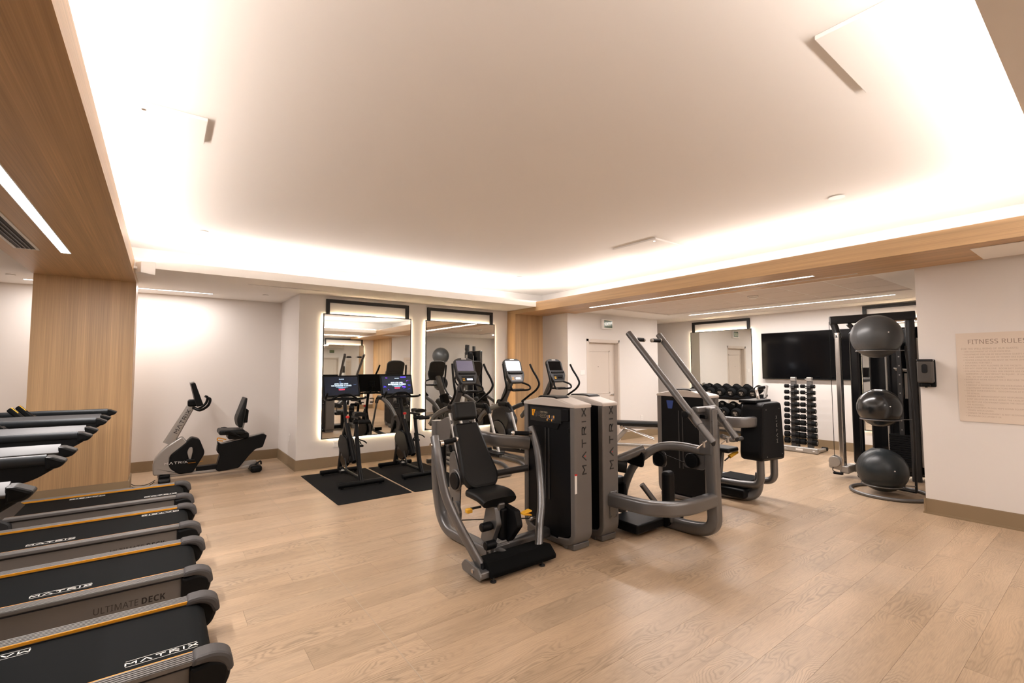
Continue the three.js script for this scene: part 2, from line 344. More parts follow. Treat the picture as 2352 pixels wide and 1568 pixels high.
struct('baseboard_near', 'taupe baseboard across from the mirrors', baseRun(XL, ZN, XS, ZN, 0, -1), M.base, 'baseboard');
// timber portal frames: column + soffit
const uvShift = (g, f) => { const p = g.attributes.position, n = g.attributes.normal, uv = g.attributes.uv; for (let i = 0; i < p.count; i++) { const [a, b] = f(p.getX(i), p.getY(i), p.getZ(i), n.getX(i), n.getY(i), n.getZ(i)); uv.setXY(i, a, b); } return g; };
const veneerZ = g => uvShift(g, (x, y, z, nx, ny) => [(Math.abs(ny) > .5 ? x : y + x) * .9, z * .35]);        // grain along z
const veneerY = g => uvShift(g, (x, y, z, nx, ny, nz) => [(Math.abs(nx) > .5 ? z : x) * .9, y * .35]);       // grain upright
{
  const a = struct('trim_1', 'oak veneer column and soffit beside the treadmills', null, null, 'portal');
  part('column', veneerY(bx(-1.23, -.30, 0, 2.70, -8.15, -7.60)), M.veneer, a);
  part('plinth', [baseRun(-1.23, -7.60, -.30, -7.60, 0, 1, .19), baseRun(-.30, -8.15, -.30, -7.576, 1, 0, .19), baseRun(-1.23, -8.15, -1.23, -7.576, -1, 0, .19)], std([.30, .22, .13], .5), a);
  part('soffit_panel', veneerZ(bx(-1.23, -.30, 2.70, 2.79, -8.15, ZN)), M.veneer, a);
  part('cove_lip', veneerZ(bx(-.32, -.30, 2.79, 2.87, -6.92, -.25)), M.veneer, a);
  const b = struct('trim_2', 'oak veneer beam and column before the weights niche', null, null, 'portal');
  part('column', veneerY(bx(5.79, XD + .05, 0, 2.70, ZM - .1, -7.59)), M.veneer, b);
  part('plinth', baseRun(5.79, -7.59, XD, -7.59, 0, 1, .16), M.base, b);
  part('soffit_panel', veneerZ(bx(5.79, XS + .02, 2.70, 2.79, ZM - .05, ZN)), M.veneer, b);
  part('cove_lip', veneerZ(bx(5.79, 5.81, 2.79, 2.874, -6.92, -.25)), M.veneer, b);
  const c = struct('trim_3', 'oak veneer panel at the near end of the sign wall', null, null, 'panel');
  part('panel', veneerY(bx(XS - .03, XS + .2, 0, 2.70, .72, ZN)), M.veneer, c);
}
// ceiling
{
  const c = struct('ceiling', 'raised ceiling with lit coves and lower soffits around it', null, null, 'ceiling');
  part('raised_ceiling', bx(-1.35, 6.86, 3.20, 3.28, -8.0, .85), M.ceil, c);
  part('cove_back', [bx(-1.35, -1.23, 2.80, 3.20, -8.0, .85), bx(6.733, 6.86, 2.795, 3.20, -8.0, .85), bx(-1.23, 6.74, 2.80, 3.20, -8.0, ZM + .006), bx(-1.23, 6.74, 2.80, 3.20, .70, .85)], M.white, c);
  part('far_soffit', [bx(-.30, 5.79, 2.78, 2.80, ZM - .1, -6.92), bx(XL, 1.75, 2.78, 2.80, ZB - .1, ZM - .1), bx(-.30, 5.79, 2.80, 2.887, -6.94, -6.92)], M.ceil, c);
  part('left_soffit', bx(XL, -1.23, 2.78, 2.80, ZM - .1, ZN), M.ceil, c);
  part('near_soffit', [bx(-.30, 5.79, 2.78, 2.80, -.25, ZN), bx(-.30, 5.79, 2.80, 2.885, -.25, -.23)], M.ceil, c);
  part('cove_floor', [bx(-1.22, -.325, 2.791, 2.80, ZM, .70), bx(5.815, 6.73, 2.791, 2.80, ZM, .70)], M.white, c);
  part('attic_slab', bx(XL - .2, XT + .2, 3.28, 3.36, ZB - .4, ZN + .2), M.ceil, c);
  // niche ceiling: plaster border round a field of tiles
  const y = 2.74, tx0 = 7.06, tx1 = 8.89, tz0 = -6.10, tz1 = -1.90;
  part('niche_border', [bx(XS, tx0, y, y + .02, ZB - .3, -.3), bx(tx1, XT, y, y + .02, ZB - .3, -.3), bx(tx0, tx1, y, y + .02, ZB - .3, tz0), bx(tx0, tx1, y, y + .02, tz1, -.3), bx(XS, tx0, y, y + .02, -.3, .0), bx(XD, XS, y, y + .02, -6.9, -6.7)], M.ceil, c);
  part('tile_recess', [bx(tx0 - .03, tx0, y + .02, y + .09, tz0, tz1), bx(tx1, tx1 + .03, y + .02, y + .09, tz0, tz1), bx(tx0, tx1, y + .02, y + .09, tz0 - .03, tz0), bx(tx0, tx1, y + .02, y + .09, tz1, tz1 + .03)], M.ceil, c);
  const tileMat = std([.70, .63, .575], .95, 0, { bumpMap: grain, bumpScale: .003 });
  const nx = 3, nz = 7, tw = (tx1 - tx0) / nx, tl = (tz1 - tz0) / nz; const tg = rb(tw - .022, .02, tl - .022, .003);
  for (let i = 0; i < nx; i++) for (let k = 0; k < nz; k++) { const m = new THREE.Mesh(tg, tileMat); m.name = 'ceiling_tile'; m.position.set(tx0 + tw * (i + .5), y + .034, tz0 + tl * (k + .5)); m.receiveShadow = m.castShadow = true; c.add(m); }
  part('tile_grid', [Array.from({ length: nx + 1 }, (_, i) => bx(tx0 + tw * i - .011, tx0 + tw * i + .011, y + .027, y + .03, tz0, tz1)), Array.from({ length: nz + 1 }, (_, k) => bx(tx0, tx1, y + .0272, y + .0302, tz0 + tl * k - .011, tz0 + tl * k + .011)), bx(tx0, tx1, y + .05, y + .06, tz0, tz1)], M.white, c);
}
// the glowing fittings themselves
function coveTape(name, label, g) { single('cove_light', label, 'light', g, M.lamp, null, 'hidden cove strips'); }
const tape = (len, yaw, x, y, z) => [rot(bx(-len / 2, len / 2, -.03, .03, -.006, 0), R(-37), yaw).translate(x, y, z)];
coveTape('', 'LED strip lying in the cove above the mirror wall', [tape(6.1, 0, 2.75, 2.879, -7.066), bx(-.3, 5.8, 2.80, 2.86, -7.09, -7.075)]);
coveTape('', 'LED strip lying in the cove across from the mirror wall', [tape(6.1, Math.PI, 2.75, 2.877, -.104), bx(-.3, 5.8, 2.80, 2.86, -.095, -.08)]);
coveTape('', 'LED strip lying in the cove above the treadmill soffit', [tape(6.7, Math.PI / 2, -.446, 2.865, -3.58), bx(-.47, -.455, 2.80, 2.845, -6.93, -.23)]);
coveTape('', 'LED strip lying in the cove above the timber beam', [tape(6.7, -Math.PI / 2, 5.936, 2.868, -3.58), bx(5.945, 5.96, 2.80, 2.845, -6.93, -.23)]);
function linear(label, x0, x1, z0, z1, y) {
  const t = thing('linear_light', label, 'light', [(x0 + x1) / 2, y, (z0 + z1) / 2], 0, 'recessed linear ceiling lights');
  const w = x1 - x0, d = z1 - z0; part('diffuser', at(new THREE.BoxGeometry(w, .006, d), 0, -.001, 0), M.lamp, t);
  const e = .006; part('trim', [bx(-w / 2 - e, -w / 2, -.004, .004, -d / 2 - e, d / 2 + e), bx(w / 2, w / 2 + e, -.004, .004, -d / 2 - e, d / 2 + e), bx(-w / 2, w / 2, -.004, .004, -d / 2 - e, -d / 2), bx(-w / 2, w / 2, -.004, .004, d / 2, d / 2 + e)], M.white, t);
}
linear('long recessed strip lamp in the timber beam before the weights niche', 6.24, 6.304, -5.94, -2.265, 2.70);
linear('long recessed strip lamp in the niche ceiling in front of the television', 9.22, 9.28, -5.8, -2.2, 2.74);
linear('long recessed strip lamp in the timber soffit above the treadmills', -.803, -.735, -6.055, -2.36, 2.70);
linear('recessed strip lamp above the recumbent bike', -1.5, .603, -8.758, -8.702, 2.78);
linear('recessed strip lamp in the soffit across from the mirrors', 2.9, 6.3 - .6, 1.47, 1.53, 2.78);
// ---------------------------------------------------------------- mirrors, screens, signs and small fittings
// a backlit mirror; built facing +z with its bottom centre at the origin, 40 mm off the wall
const HALOI = 26;
function backlitMirror(label, pos, turn, w, h, bracketH) {
  const t = thing('backlit_mirror', label, 'mirror', pos, turn, 'backlit wall mirrors');
  part('mirror_glass', bx(-w / 2 + .012, w / 2 - .012, .012, h - .012, .036, .044), M.mirror, t);
  part('mirror_frame', [bx(-w / 2, w / 2, 0, .014, .024, .047), bx(-w / 2, w / 2, h - .014, h, .024, .047), bx(-w / 2, -w / 2 + .014, .014, h - .014, .024, .047), bx(w / 2 - .014, w / 2, .014, h - .014, .024, .047), bx(-w / 2 + .014, w / 2 - .014, .014, h - .014, .028, .034)], M.blackFrame, t);
  const i = .045, b = .055; // hanging bracket of square black tube
  part('hanger', [bx(-w / 2 + i, w / 2 - i, bracketH - b, bracketH, .003, .045), bx(-w / 2 + i, -w / 2 + i + b, h - .3, bracketH - b, .003, .0235), bx(w / 2 - i - b, w / 2 - i, h - .3, bracketH - b, .003, .0235), bx(-w / 2 + i, -w / 2 + i + b, h + .001, bracketH - b, .003, .045), bx(w / 2 - i - b, w / 2 - i, h + .001, bracketH - b, .003, .045)], M.blackFrame, t);
  const e = .022;
  part('light_tape', [bx(-w / 2 + e, -w / 2 + e + .01, e, h - e, .022, .0275), bx(w / 2 - e - .01, w / 2 - e, e, h - e, .022, .0275), bx(-w / 2 + .12, w / 2 - .12, e, e + .01, .022, .0275), bx(-w / 2 + .12, w / 2 - .12, h - e - .01, h - e, .022, .0275)], M.halo, t);
  // the tape lights the wall behind the mirror
  t.updateMatrixWorld();
  const put = (x, y, ww, hh) => { const l = new THREE.RectAreaLight(HALO, HALOI, ww, hh); l.position.set(x, y, .0215); l.castShadow = true; t.add(l); l.name = 'halo_light'; };
  put(-w / 2 + e + .005, h / 2, .012, h - 2 * e); put(w / 2 - e - .005, h / 2, .012, h - 2 * e); put(0, e + .005, w - .24, .012); put(0, h - e - .005, w - .24, .012);
  return t;
}
backlitMirror('large backlit mirror on the wall behind the stationary bike near the niche corner', [2.825, .455, ZM], 0, 1.53, 2.028, 2.268);
backlitMirror('large backlit mirror behind the elliptical trainers', [4.657, .45, ZM], 0, 1.556, 2.03, 2.272);
backlitMirror('large backlit mirror above the long dumbbell rack', [XT, .42, -5.765], -Math.PI / 2, 1.49, 2.03, 2.267);
backlitMirror('large backlit mirror behind the cable machine', [XT, .42, -2.27], -Math.PI / 2, 1.49, 2.03, 2.3);
backlitMirror('large backlit mirror across from the mirror wall', [5.55, .45, ZN], Math.PI, 1.53, 2.03, 2.27);
{ // television
  const t = thing('television', 'large flat black television on the wall above the dumbbell trees', 'television', [XT - .001, 1.342, -3.94], -Math.PI / 2);
  part('casing', rb(1.72, .976, .05, .008, 0, .488, .055), M.black, t);
  part('screen', bx(-.848, .848, .022, .964, .079, .0812), M.screenBlack, t);
  part('wall_bracket', bx(-.3, .3, .25, .7, 0, .03), M.black, t);
  part('badge', bx(-.03, .03, .005, .014, .08, .0812), M.inkWhite, t);
}
{ // rules sign on the near wall
  const lines = ['FOR THE WELL BEING OF OUR GUESTS:', '\u2022 USE EQUIPMENT AT YOUR OWN RISK.', '\u2022 EQUIPMENT FOR USE BY REGISTERED GUESTS ONLY.', '\u2022 NO ONE UNDER THE AGE OF 18 MAY USE EQUIPMENT.', '\u2022 PROPER ATHLETIC ATTIRE MUST BE WORN (SHIRT AND', '   COVERING FOR FEET.)', '\u2022 SMOKING IS NOT ALLOWED IN THE FACILITY.', '\u2022 DO NOT EXERCISE ALONE.  ROOM NOT SUPERVISED.', '\u2022 FOLLOW ALL DIRECTIONS FOR PROPER USE OF EQUIPMENT.', '   IMPROPER USE MAY RESULT IN INJURY.  IF UNSURE OF', '   USE,  DO NOT USE EQUIPMENT.', '\u2022 NEVER PUT MORE WEIGHT ON A MACHINE THAN YOU CAN', '   SAFELY USE.', '\u2022 CONSULT A PHYSICIAN BEFORE EXERCISING AND DO NOT USE', '   EQUIPMENT WITHOUT DOCTORS PERMISSION.', '\u2022 DO NOT OVER EXERCISE.  DISCONTINUE AT FIRST SIGN', '   OF STRESS.', '\u2022 OWNER OR MANAGEMENT NOT RESPONSIBLE FOR ITEMS', '   LOST OR STOLEN WHILE USING THE FACILITY.', '\u2022 DO NOT USE EQUIPMENT UNDER THE INFLUENCE OF DRUGS', '   OR ALCOHOL.', '\u2022 AS A COURTESY, PLEASE WIPE DOWN EQUIPMENT WITH A', '   TOWEL AFTER USING.', '\u2022 OWNER OR MANAGEMENT IS NOT RESPONSIBLE.', '\u2022 MAXIMUM OCCUPANCY 24'];
  const W = 1024, H = 1280, w = .735, h = .918;
  const tex = canvasTex(W, H, (c) => {
    c.fillStyle = 'rgb(219,205,190)'; c.fillRect(0, 0, W, H); c.fillStyle = 'rgb(150,131,116)'; c.textBaseline = 'alphabetic';
    c.font = '88px sans-serif'; c.fillText('FITNESS RULES', 120, 160); c.fillStyle = 'rgb(178,158,141)';
    lines.forEach((s, i) => { c.font = (i ? '28px' : '33px') + ' sans-serif'; c.fillText(s, i ? 66 : 52, 242 + i * 40.2); });
  });
  const t = thing('rules_sign', 'pale acrylic panel with the fitness rules printed on it', 'sign', [XS - .001, 1.028, -1.11 + w / 2], -Math.PI / 2);
  part('panel', bx(-w / 2, w / 2, 0, h, 0, .006), std([.69, .60, .51], .4), t);
  const q = part('printed_rules', at(quad(w, h), 0, h / 2, .0065), print(tex, { roughness: .4 }), t); q.userData.label = 'printed list headed FITNESS RULES';
}
{ // sanitiser dispenser
  const t = thing('sanitiser_dispenser', 'black and grey hand sanitiser dispenser on the wall corner', 'dispenser', [XS - .001, 1.375, -1.355], -Math.PI / 2);
  part('back_plate', rb(.15, .30, .03, .012, 0, .15, .016), M.black, t);
  part('cover', rb(.135, .24, .085, .018, 0, .165, .065), std([.10, .092, .085], .3, .6), t);
  part('top_cap', rb(.14, .028, .1, .01, 0, .29, .055), M.blackGloss, t);
  part('window', slab([[-.025, .15], [.025, .15], [.025, .25], [-.025, .25]], .006, .024, .002).translate(0, 0, .108), M.blackGloss, t);
  part('nozzle', [rb(.075, .035, .06, .012, 0, .025, .065), cyl(.012, .02, 'y', 0, .005, .07)], M.black, t);
}
{ // exit sign
  const tex = canvasTex(256, 144, (c) => { c.fillStyle = '#b9bfa9'; c.fillRect(0, 0, 256, 144); c.fillStyle = '#2f4a2a'; c.fillRect(8, 8, 240, 128); c.fillStyle = '#aab68a'; c.font = 'bold 100px sans-serif'; c.textAlign = 'center'; c.fillText('EXIT', 128, 108, 214); });
  const t = thing('exit_sign', 'green exit sign in a white case above the door wall', 'sign', [7.68, 2.42, ZD], 0);
  part('case', rb(.35, .215, .05, .008, 0, .1075, .026), M.white, t);
  part('face', at(quad(.27, .17), .015, .1075, .0515), print(tex, { roughness: .12 }), t).userData.label = 'green face with the word EXIT';
}
function wallPlate(name, label, pos, turn, w, h, kind, group) {
  const t = thing(name, label, 'wall plate', pos, turn, group); part('plate', rb(w, h, .007, .003, 0, 0, .004), M.white, t);
  if (kind === 'outlet') for (const s of [-1, 1]) { const f = part('socket', rb(.033, .028, .004, .002, 0, s * .02, .008), M.white, t); part('slot', [bx(-.008, -.006, s * .02 - .003, s * .02 + .006, .009, .0105), bx(.006, .008, s * .02 - .003, s * .02 + .006, .009, .0105)], M.inkDark, f); }
}
wallPlate('outlet', 'white double outlet on the wall below the mirror near the niche corner', [2.30, .36, ZM], 0, .075, .118, 'outlet');
wallPlate('outlet', 'white double outlet at the right end below the niche-side mirror', [3.52, .44, ZM], 0, .075, .118, 'outlet');
wallPlate('outlet', 'white double outlet between the two mirrors', [3.74, .35, ZM], 0, .075, .118, 'outlet');
wallPlate('outlet', 'white outlet on the return wall beside the recumbent bike', [1.705, .46, -8.35], -Math.PI / 2, .075, .118, 'outlet');
wallPlate('outlet', 'white outlet on the wall to the right of the door', [8.85, .44, ZD], 0, .075, .118, 'outlet');
wallPlate('room_plate', 'small pale plate on the wall to the left of the door', [6.94, 1.49, ZD], 0, .14, .10, 'plain');
{ // ceiling fittings
  const yc = 3.20;
  const access = (label, x0, x1, z0, z1, y, th = .022) => { const t = thing('access_panel', label, 'panel', [(x0 + x1) / 2, y, (z0 + z1) / 2]); const w = x1 - x0, d = z1 - z0; part('leaf', rb(w, th, d, .004, 0, -th / 2 - .0005, 0), M.ceil, t); part('lock', [cyl(.012, .004, 'y', -w / 2 + .06, -th - .002, d / 2 - .06)], M.chrome, t); };
  access('square ceiling access panel over the strength machines', 4.82, 5.61, -4.14, -3.46, yc);
  access('ceiling access panel near the treadmill cove', -.20, .185, -3.87, -3.485, yc);
  access('ceiling access panel over the sign wall side', 2.475, 3.2, -.85, -.12, yc);
  access('flush access panel in the timber soffit next to the sign wall', 6.01, 6.68, -.86, -.2, 2.70, .009);
  const spr = (label, x, y, z, r = .045) => { const t = thing('sprinkler', label, 'sprinkler', [x, y, z], 0, 'ceiling sprinklers'); part('cover_disc', roll(r, .006, 'y', 0, -.006, 0, .002), M.white, t); part('collar', cyl(r * .7, .006, 'y', 0, -.0012, 0), M.ceil, t); };
  spr('round sprinkler cover on the raised ceiling near the camera speaker corner', .337, yc, -6.45);
  spr('round sprinkler cover on the raised ceiling above the ellipticals', 4.99, yc, -6.42);
  spr('round sprinkler cover on the raised ceiling above the weights niche side', 5.04, yc, -1.60, .065);
  spr('round downlight cover in the niche over the recumbent bike', 1.298, 2.78, -8.36);
  spr('round cover in the ceiling left of the timber column', -1.56, 2.78, -8.40);
  { const t = thing('smoke_detector', 'round white smoke detector on the niche ceiling tiles', 'detector', [7.75, 2.764, -3.70]); part('base', roll(.085, .02, 'y', 0, -.011, 0, .006), M.white, t); part('dome', roll(.062, .026, 'y', 0, -.033, 0, .012), M.white, t); }
  { const t = thing('corner_speaker', 'small white wall speaker in the corner of the cove', 'speaker', [-.19, 2.70, -6.86], R(28)); part('cabinet', slab([[-.08, 0], [.07, -.012], [.07, .15], [-.08, .13]], .12, .012, .005), M.white, t); part('grille', bx(.071, .074, .012, .13, -.05, .05), std([.62, .58, .55], .8), t); part('arm', rb(.10, .03, .03, .008, -.11, .06, -.03), M.white, t); }
  // linear air slots
  const slot = (label, x0, x1, z0, z1, y) => { const t = thing('air_slot', label, 'vent', [(x0 + x1) / 2, y, (z0 + z1) / 2], 0, 'linear ceiling air slots'); const w = x1 - x0, d = z1 - z0; const along = w > d; part('frame', along ? [bx(-w / 2, w / 2, -.004, .004, -d / 2, -d / 2 + .012), bx(-w / 2, w / 2, -.004, .004, d / 2 - .012, d / 2)] : [bx(-w / 2, -w / 2 + .012, -.004, .004, -d / 2, d / 2), bx(w / 2 - .012, w / 2, -.004, .004, -d / 2, d / 2)], M.white, t); part('slot', bx(-w / 2 + .012, w / 2 - .012, -.002, .001, -d / 2 + .004, d / 2 - .004), M.inkDark, t); };
  slot('dark linear air slot in the white soffit beside the bike niche', .93, 2.12, -7.445, -7.405, 2.78);
  slot('short linear air slot in the white soffit above the second mirror', 4.0, 4.65, -7.39, -7.36, 2.78);
  slot('linear air slot in the timber beam behind its strip lamp', 6.52, 6.56, -4.4, -1.9, 2.70);
  slot('long linear air slot in the niche ceiling above the television', 9.85, 9.88, -5.7, -2.1, 2.74);
  { const t = thing('bar_grille', 'white framed grille with black slots in the timber soffit', 'vent', [-1.03, 2.70, -4.9]); const w = .17, d = 2.3; part('frame', [bx(-w / 2, -w / 2 + .02, -.006, .003, -d / 2, d / 2), bx(w / 2 - .02, w / 2, -.006, .003, -d / 2, d / 2), bx(-w / 2, w / 2, -.006, .003, -d / 2, -d / 2 + .02), bx(-w / 2, w / 2, -.006, .003, d / 2 - .02, d / 2)], M.white, t); part('backing', bx(-w / 2 + .02, w / 2 - .02, -.002, .001, -d / 2 + .02, d / 2 - .02), M.inkDark, t); for (const x of [-.03, 0, .03]) part('slat', bx(x - .005, x + .005, -.007, -.001, -d / 2 + .02, d / 2 - .02), M.steelDark, t); }
}
// ---------------------------------------------------------------- treadmills
const letters = (h, mat, o) => { const w = strokeWord('MATRIX', h, o); return w; };
const ultTex = canvasTex(2048, 160, (c, w, h) => { c.fillStyle = 'rgb(104,99,94)'; c.fillRect(0, 0, w, h); c.fillStyle = 'rgb(48,45,43)'; c.textBaseline = 'middle'; c.font = '54px sans-serif'; c.fillText('ULTIMATE', 1555, h / 2 + 6, 240); c.fillStyle = 'rgb(16,15,15)'; c.font = 'bold 54px sans-serif'; c.fillText('DECK', 1806, h / 2 + 6, 150); });
{
  const tm = thing('treadmill', 'treadmill standing next to the oak veneer column', 'treadmill', [-.735, 0, -6.57], 0, 'row of treadmills');
  // belt running over the rear roller
  const bp = [[-.85, .212], [.90, .212], [.95, .20], [.98, .168], [.983, .13], [.96, .108], [.945, .125], [.90, .15], [-.85, .16]];
  part('belt', slab(bp, .596, .018, .002), M.belt, tm);
  const logo = (tm, x, z, turn) => { const n = 'belt_lettering'; const w = letters(.030, null, { gap: .62, w: .2, wide: 1.3 }); const g = w.g.clone().rotateX(-Math.PI / 2); if (turn) g.rotateY(Math.PI); const b = [bx(-w.width / 2, w.width / 2, -.0008, .0008, -.027, -.025), bx(-w.width / 2, w.width / 2, -.0008, .0008, .025, .027)]; part(n, [g, ...b].map(q => q.translate(x + .735, .2130, z)), M.inkWhite, tm); };
  for (const s of [-1, 1]) {
    const z = s * .345;
    part('side_frame', slab([[-1.0, .035], [.90, .035], [.90, .195], [-1.0, .195]], .045, .004, .002).translate(0, 0, z), M.midGrey, tm);
    part('side_print', s > 0 ? at(quad(1.89, .156), -.05, .115, z + .0232) : rot(quad(1.89, .156), 0, Math.PI).translate(-.05, .115, z - .0232), print(ultTex, { roughness: .55 }), tm).userData.label = 'grey side panel lettered ULTIMATE DECK';
    part('rail_support', bx(-1.0, .90, .194, .214, z - .012, z + .012), M.midGrey, tm);
    const rail = part('foot_rail', [bx(-.78, .90, .213, .231, z - .044, z + .044), ...[0, 1, 2, 3, 4].map(k => rb(1.68, .006, .0105, .0025, .06, .2325, z - .034 + k * .017, 1))], M.railGrey, tm);
    part('orange_edge', bx(-.42, .90, .219, .2335, z - s * .044 - .004, z - s * .044 + .004), M.orange, rail);
    const cap = part('end_cap', slab([[.885, .206], [.895, .246, .02], [.985, .25, .05], [1.052, .215, .05], [1.062, .14, .03], [1.03, .13], [1.0, .19, .04], [.95, .206]], .112, .012, .016, 6).translate(0, 0, z), M.capGrey, tm);
    part('cap_body', slab([[.88, .20], [.98, .215, .05], [1.045, .185, .04], [1.05, .12, .04], [1.015, .04, .05], [.90, .03], [.88, .04]], .075, .012, .02, 6).translate(0, 0, z + s * .018), M.black, cap);
  }
  part('rear_cover', bx(-.3, .9, .03, .12, -.32, .32), M.black, tm);
  part('motor_hood', slab([[-1.08, .02], [-.30, .02], [-.32, .20], [-.46, .285, .06], [-.98, .30, .08], [-1.08, .22]], .80, .03, .02), M.darkGrey, tm);
  for (const s of [-1, 1]) {
    part('upright', sweep(filleted([[-.62, .12, s * .41], [-.72, .7, s * .41], [-.80, 1.06, s * .40]], .2), oval(.04, .075), { up: V3(1, 0, 0) }), M.steel, tm);
    // handrail arm: black keel, broad pale outer slope, dark inner slope and a slanted tip
    const zo = s * .385, K = p => V3(p[0], p[1], zo);
    const keel = part('arm_keel', slab([[-.86, 1.035], [.10, 1.0], [.21, 1.015, .08], [.30, 1.075, .03], [.325, 1.105], [-.86, 1.11]], .085, .012, .008).translate(0, 0, zo), M.black, tm);
    const line = [K([-.86, 1.105]), K([-.3, 1.104]), K([.262, 1.10])];
    part('arm_top', sweep(line, [[-.03, .044], [-.022, .048], [.05, .012], [.05, -.004], [-.03, .03]].map(([a, c]) => [a * s, c]).sort(() => 0)), M.armGrey, keel);
    part('arm_inner_face', sweep(line, [[-.046, -.004], [-.03, .044], [-.024, .04], [-.03, -.004]].map(([a, c]) => [a * s, c])), M.slate, keel);
    part('arm_tip', slab([[.258, 1.07], [.258, 1.138], [.285, 1.136], [.345, 1.108, .02], [.318, 1.075, .03]], .10, .006, .012).translate(0, 0, zo), M.black, keel);
  }
  const con = part('console', slab([[-.98, 1.00], [-.50, 1.03], [-.44, 1.075], [-.60, 1.115, .05], [-.98, 1.13]], .70, .02, .012), M.darkGrey, tm);
  part('screen_housing', rot(rb(.06, .42, .62, .03), 0, 0, R(18)).translate(-.99, 1.36, 0), M.black, con);
  part('screen', rot(bx(-.002, .002, -.17, .17, -.26, .26), 0, 0, R(18)).translate(-.957, 1.372, 0), M.screenBlack, con);
  for (const s of [-1, 1]) { const j = part('grip', rot(rb(.05, .17, .04, .015), 0, 0, R(42)).translate(-.36, 1.155, s * .16), M.black, tm); part('yellow_grip_tip', rot(rb(.012, .075, .034, .005), 0, 0, R(42)).translate(-.376, 1.2, s * .16), M.yellow, j); part('grip_pivot', [cyl(.02, .09, 'z', -.30, 1.105, s * .16), rb(.08, .03, .06, .01, -.3, 1.09, s * .16)], M.black, j); }
  part('grip_bar', cyl(.018, .70, 'z', -.34, 1.085, 0), M.black, tm);
  const t2 = copy(tm, [-.735, 0, -5.41], 'treadmill one place out from the oak column');
  const t3 = copy(tm, [-.735, 0, -4.25], 'treadmill two places out from the oak column');
  const t4 = copy(tm, [-.735, 0, -3.09], 'treadmill at the end of the row farthest from the oak column');
  // each belt stopped at its own place, so its print stands elsewhere
  logo(tm, -.60, -.25, true); logo(tm, .03, .115, false);
  logo(t2, -.67, .14, false); logo(t2, .03, -.25, true);
  logo(t3, -.46, .165, false); logo(t4, .045, .195, false); logo(t4, -.62, -.24, true);
}
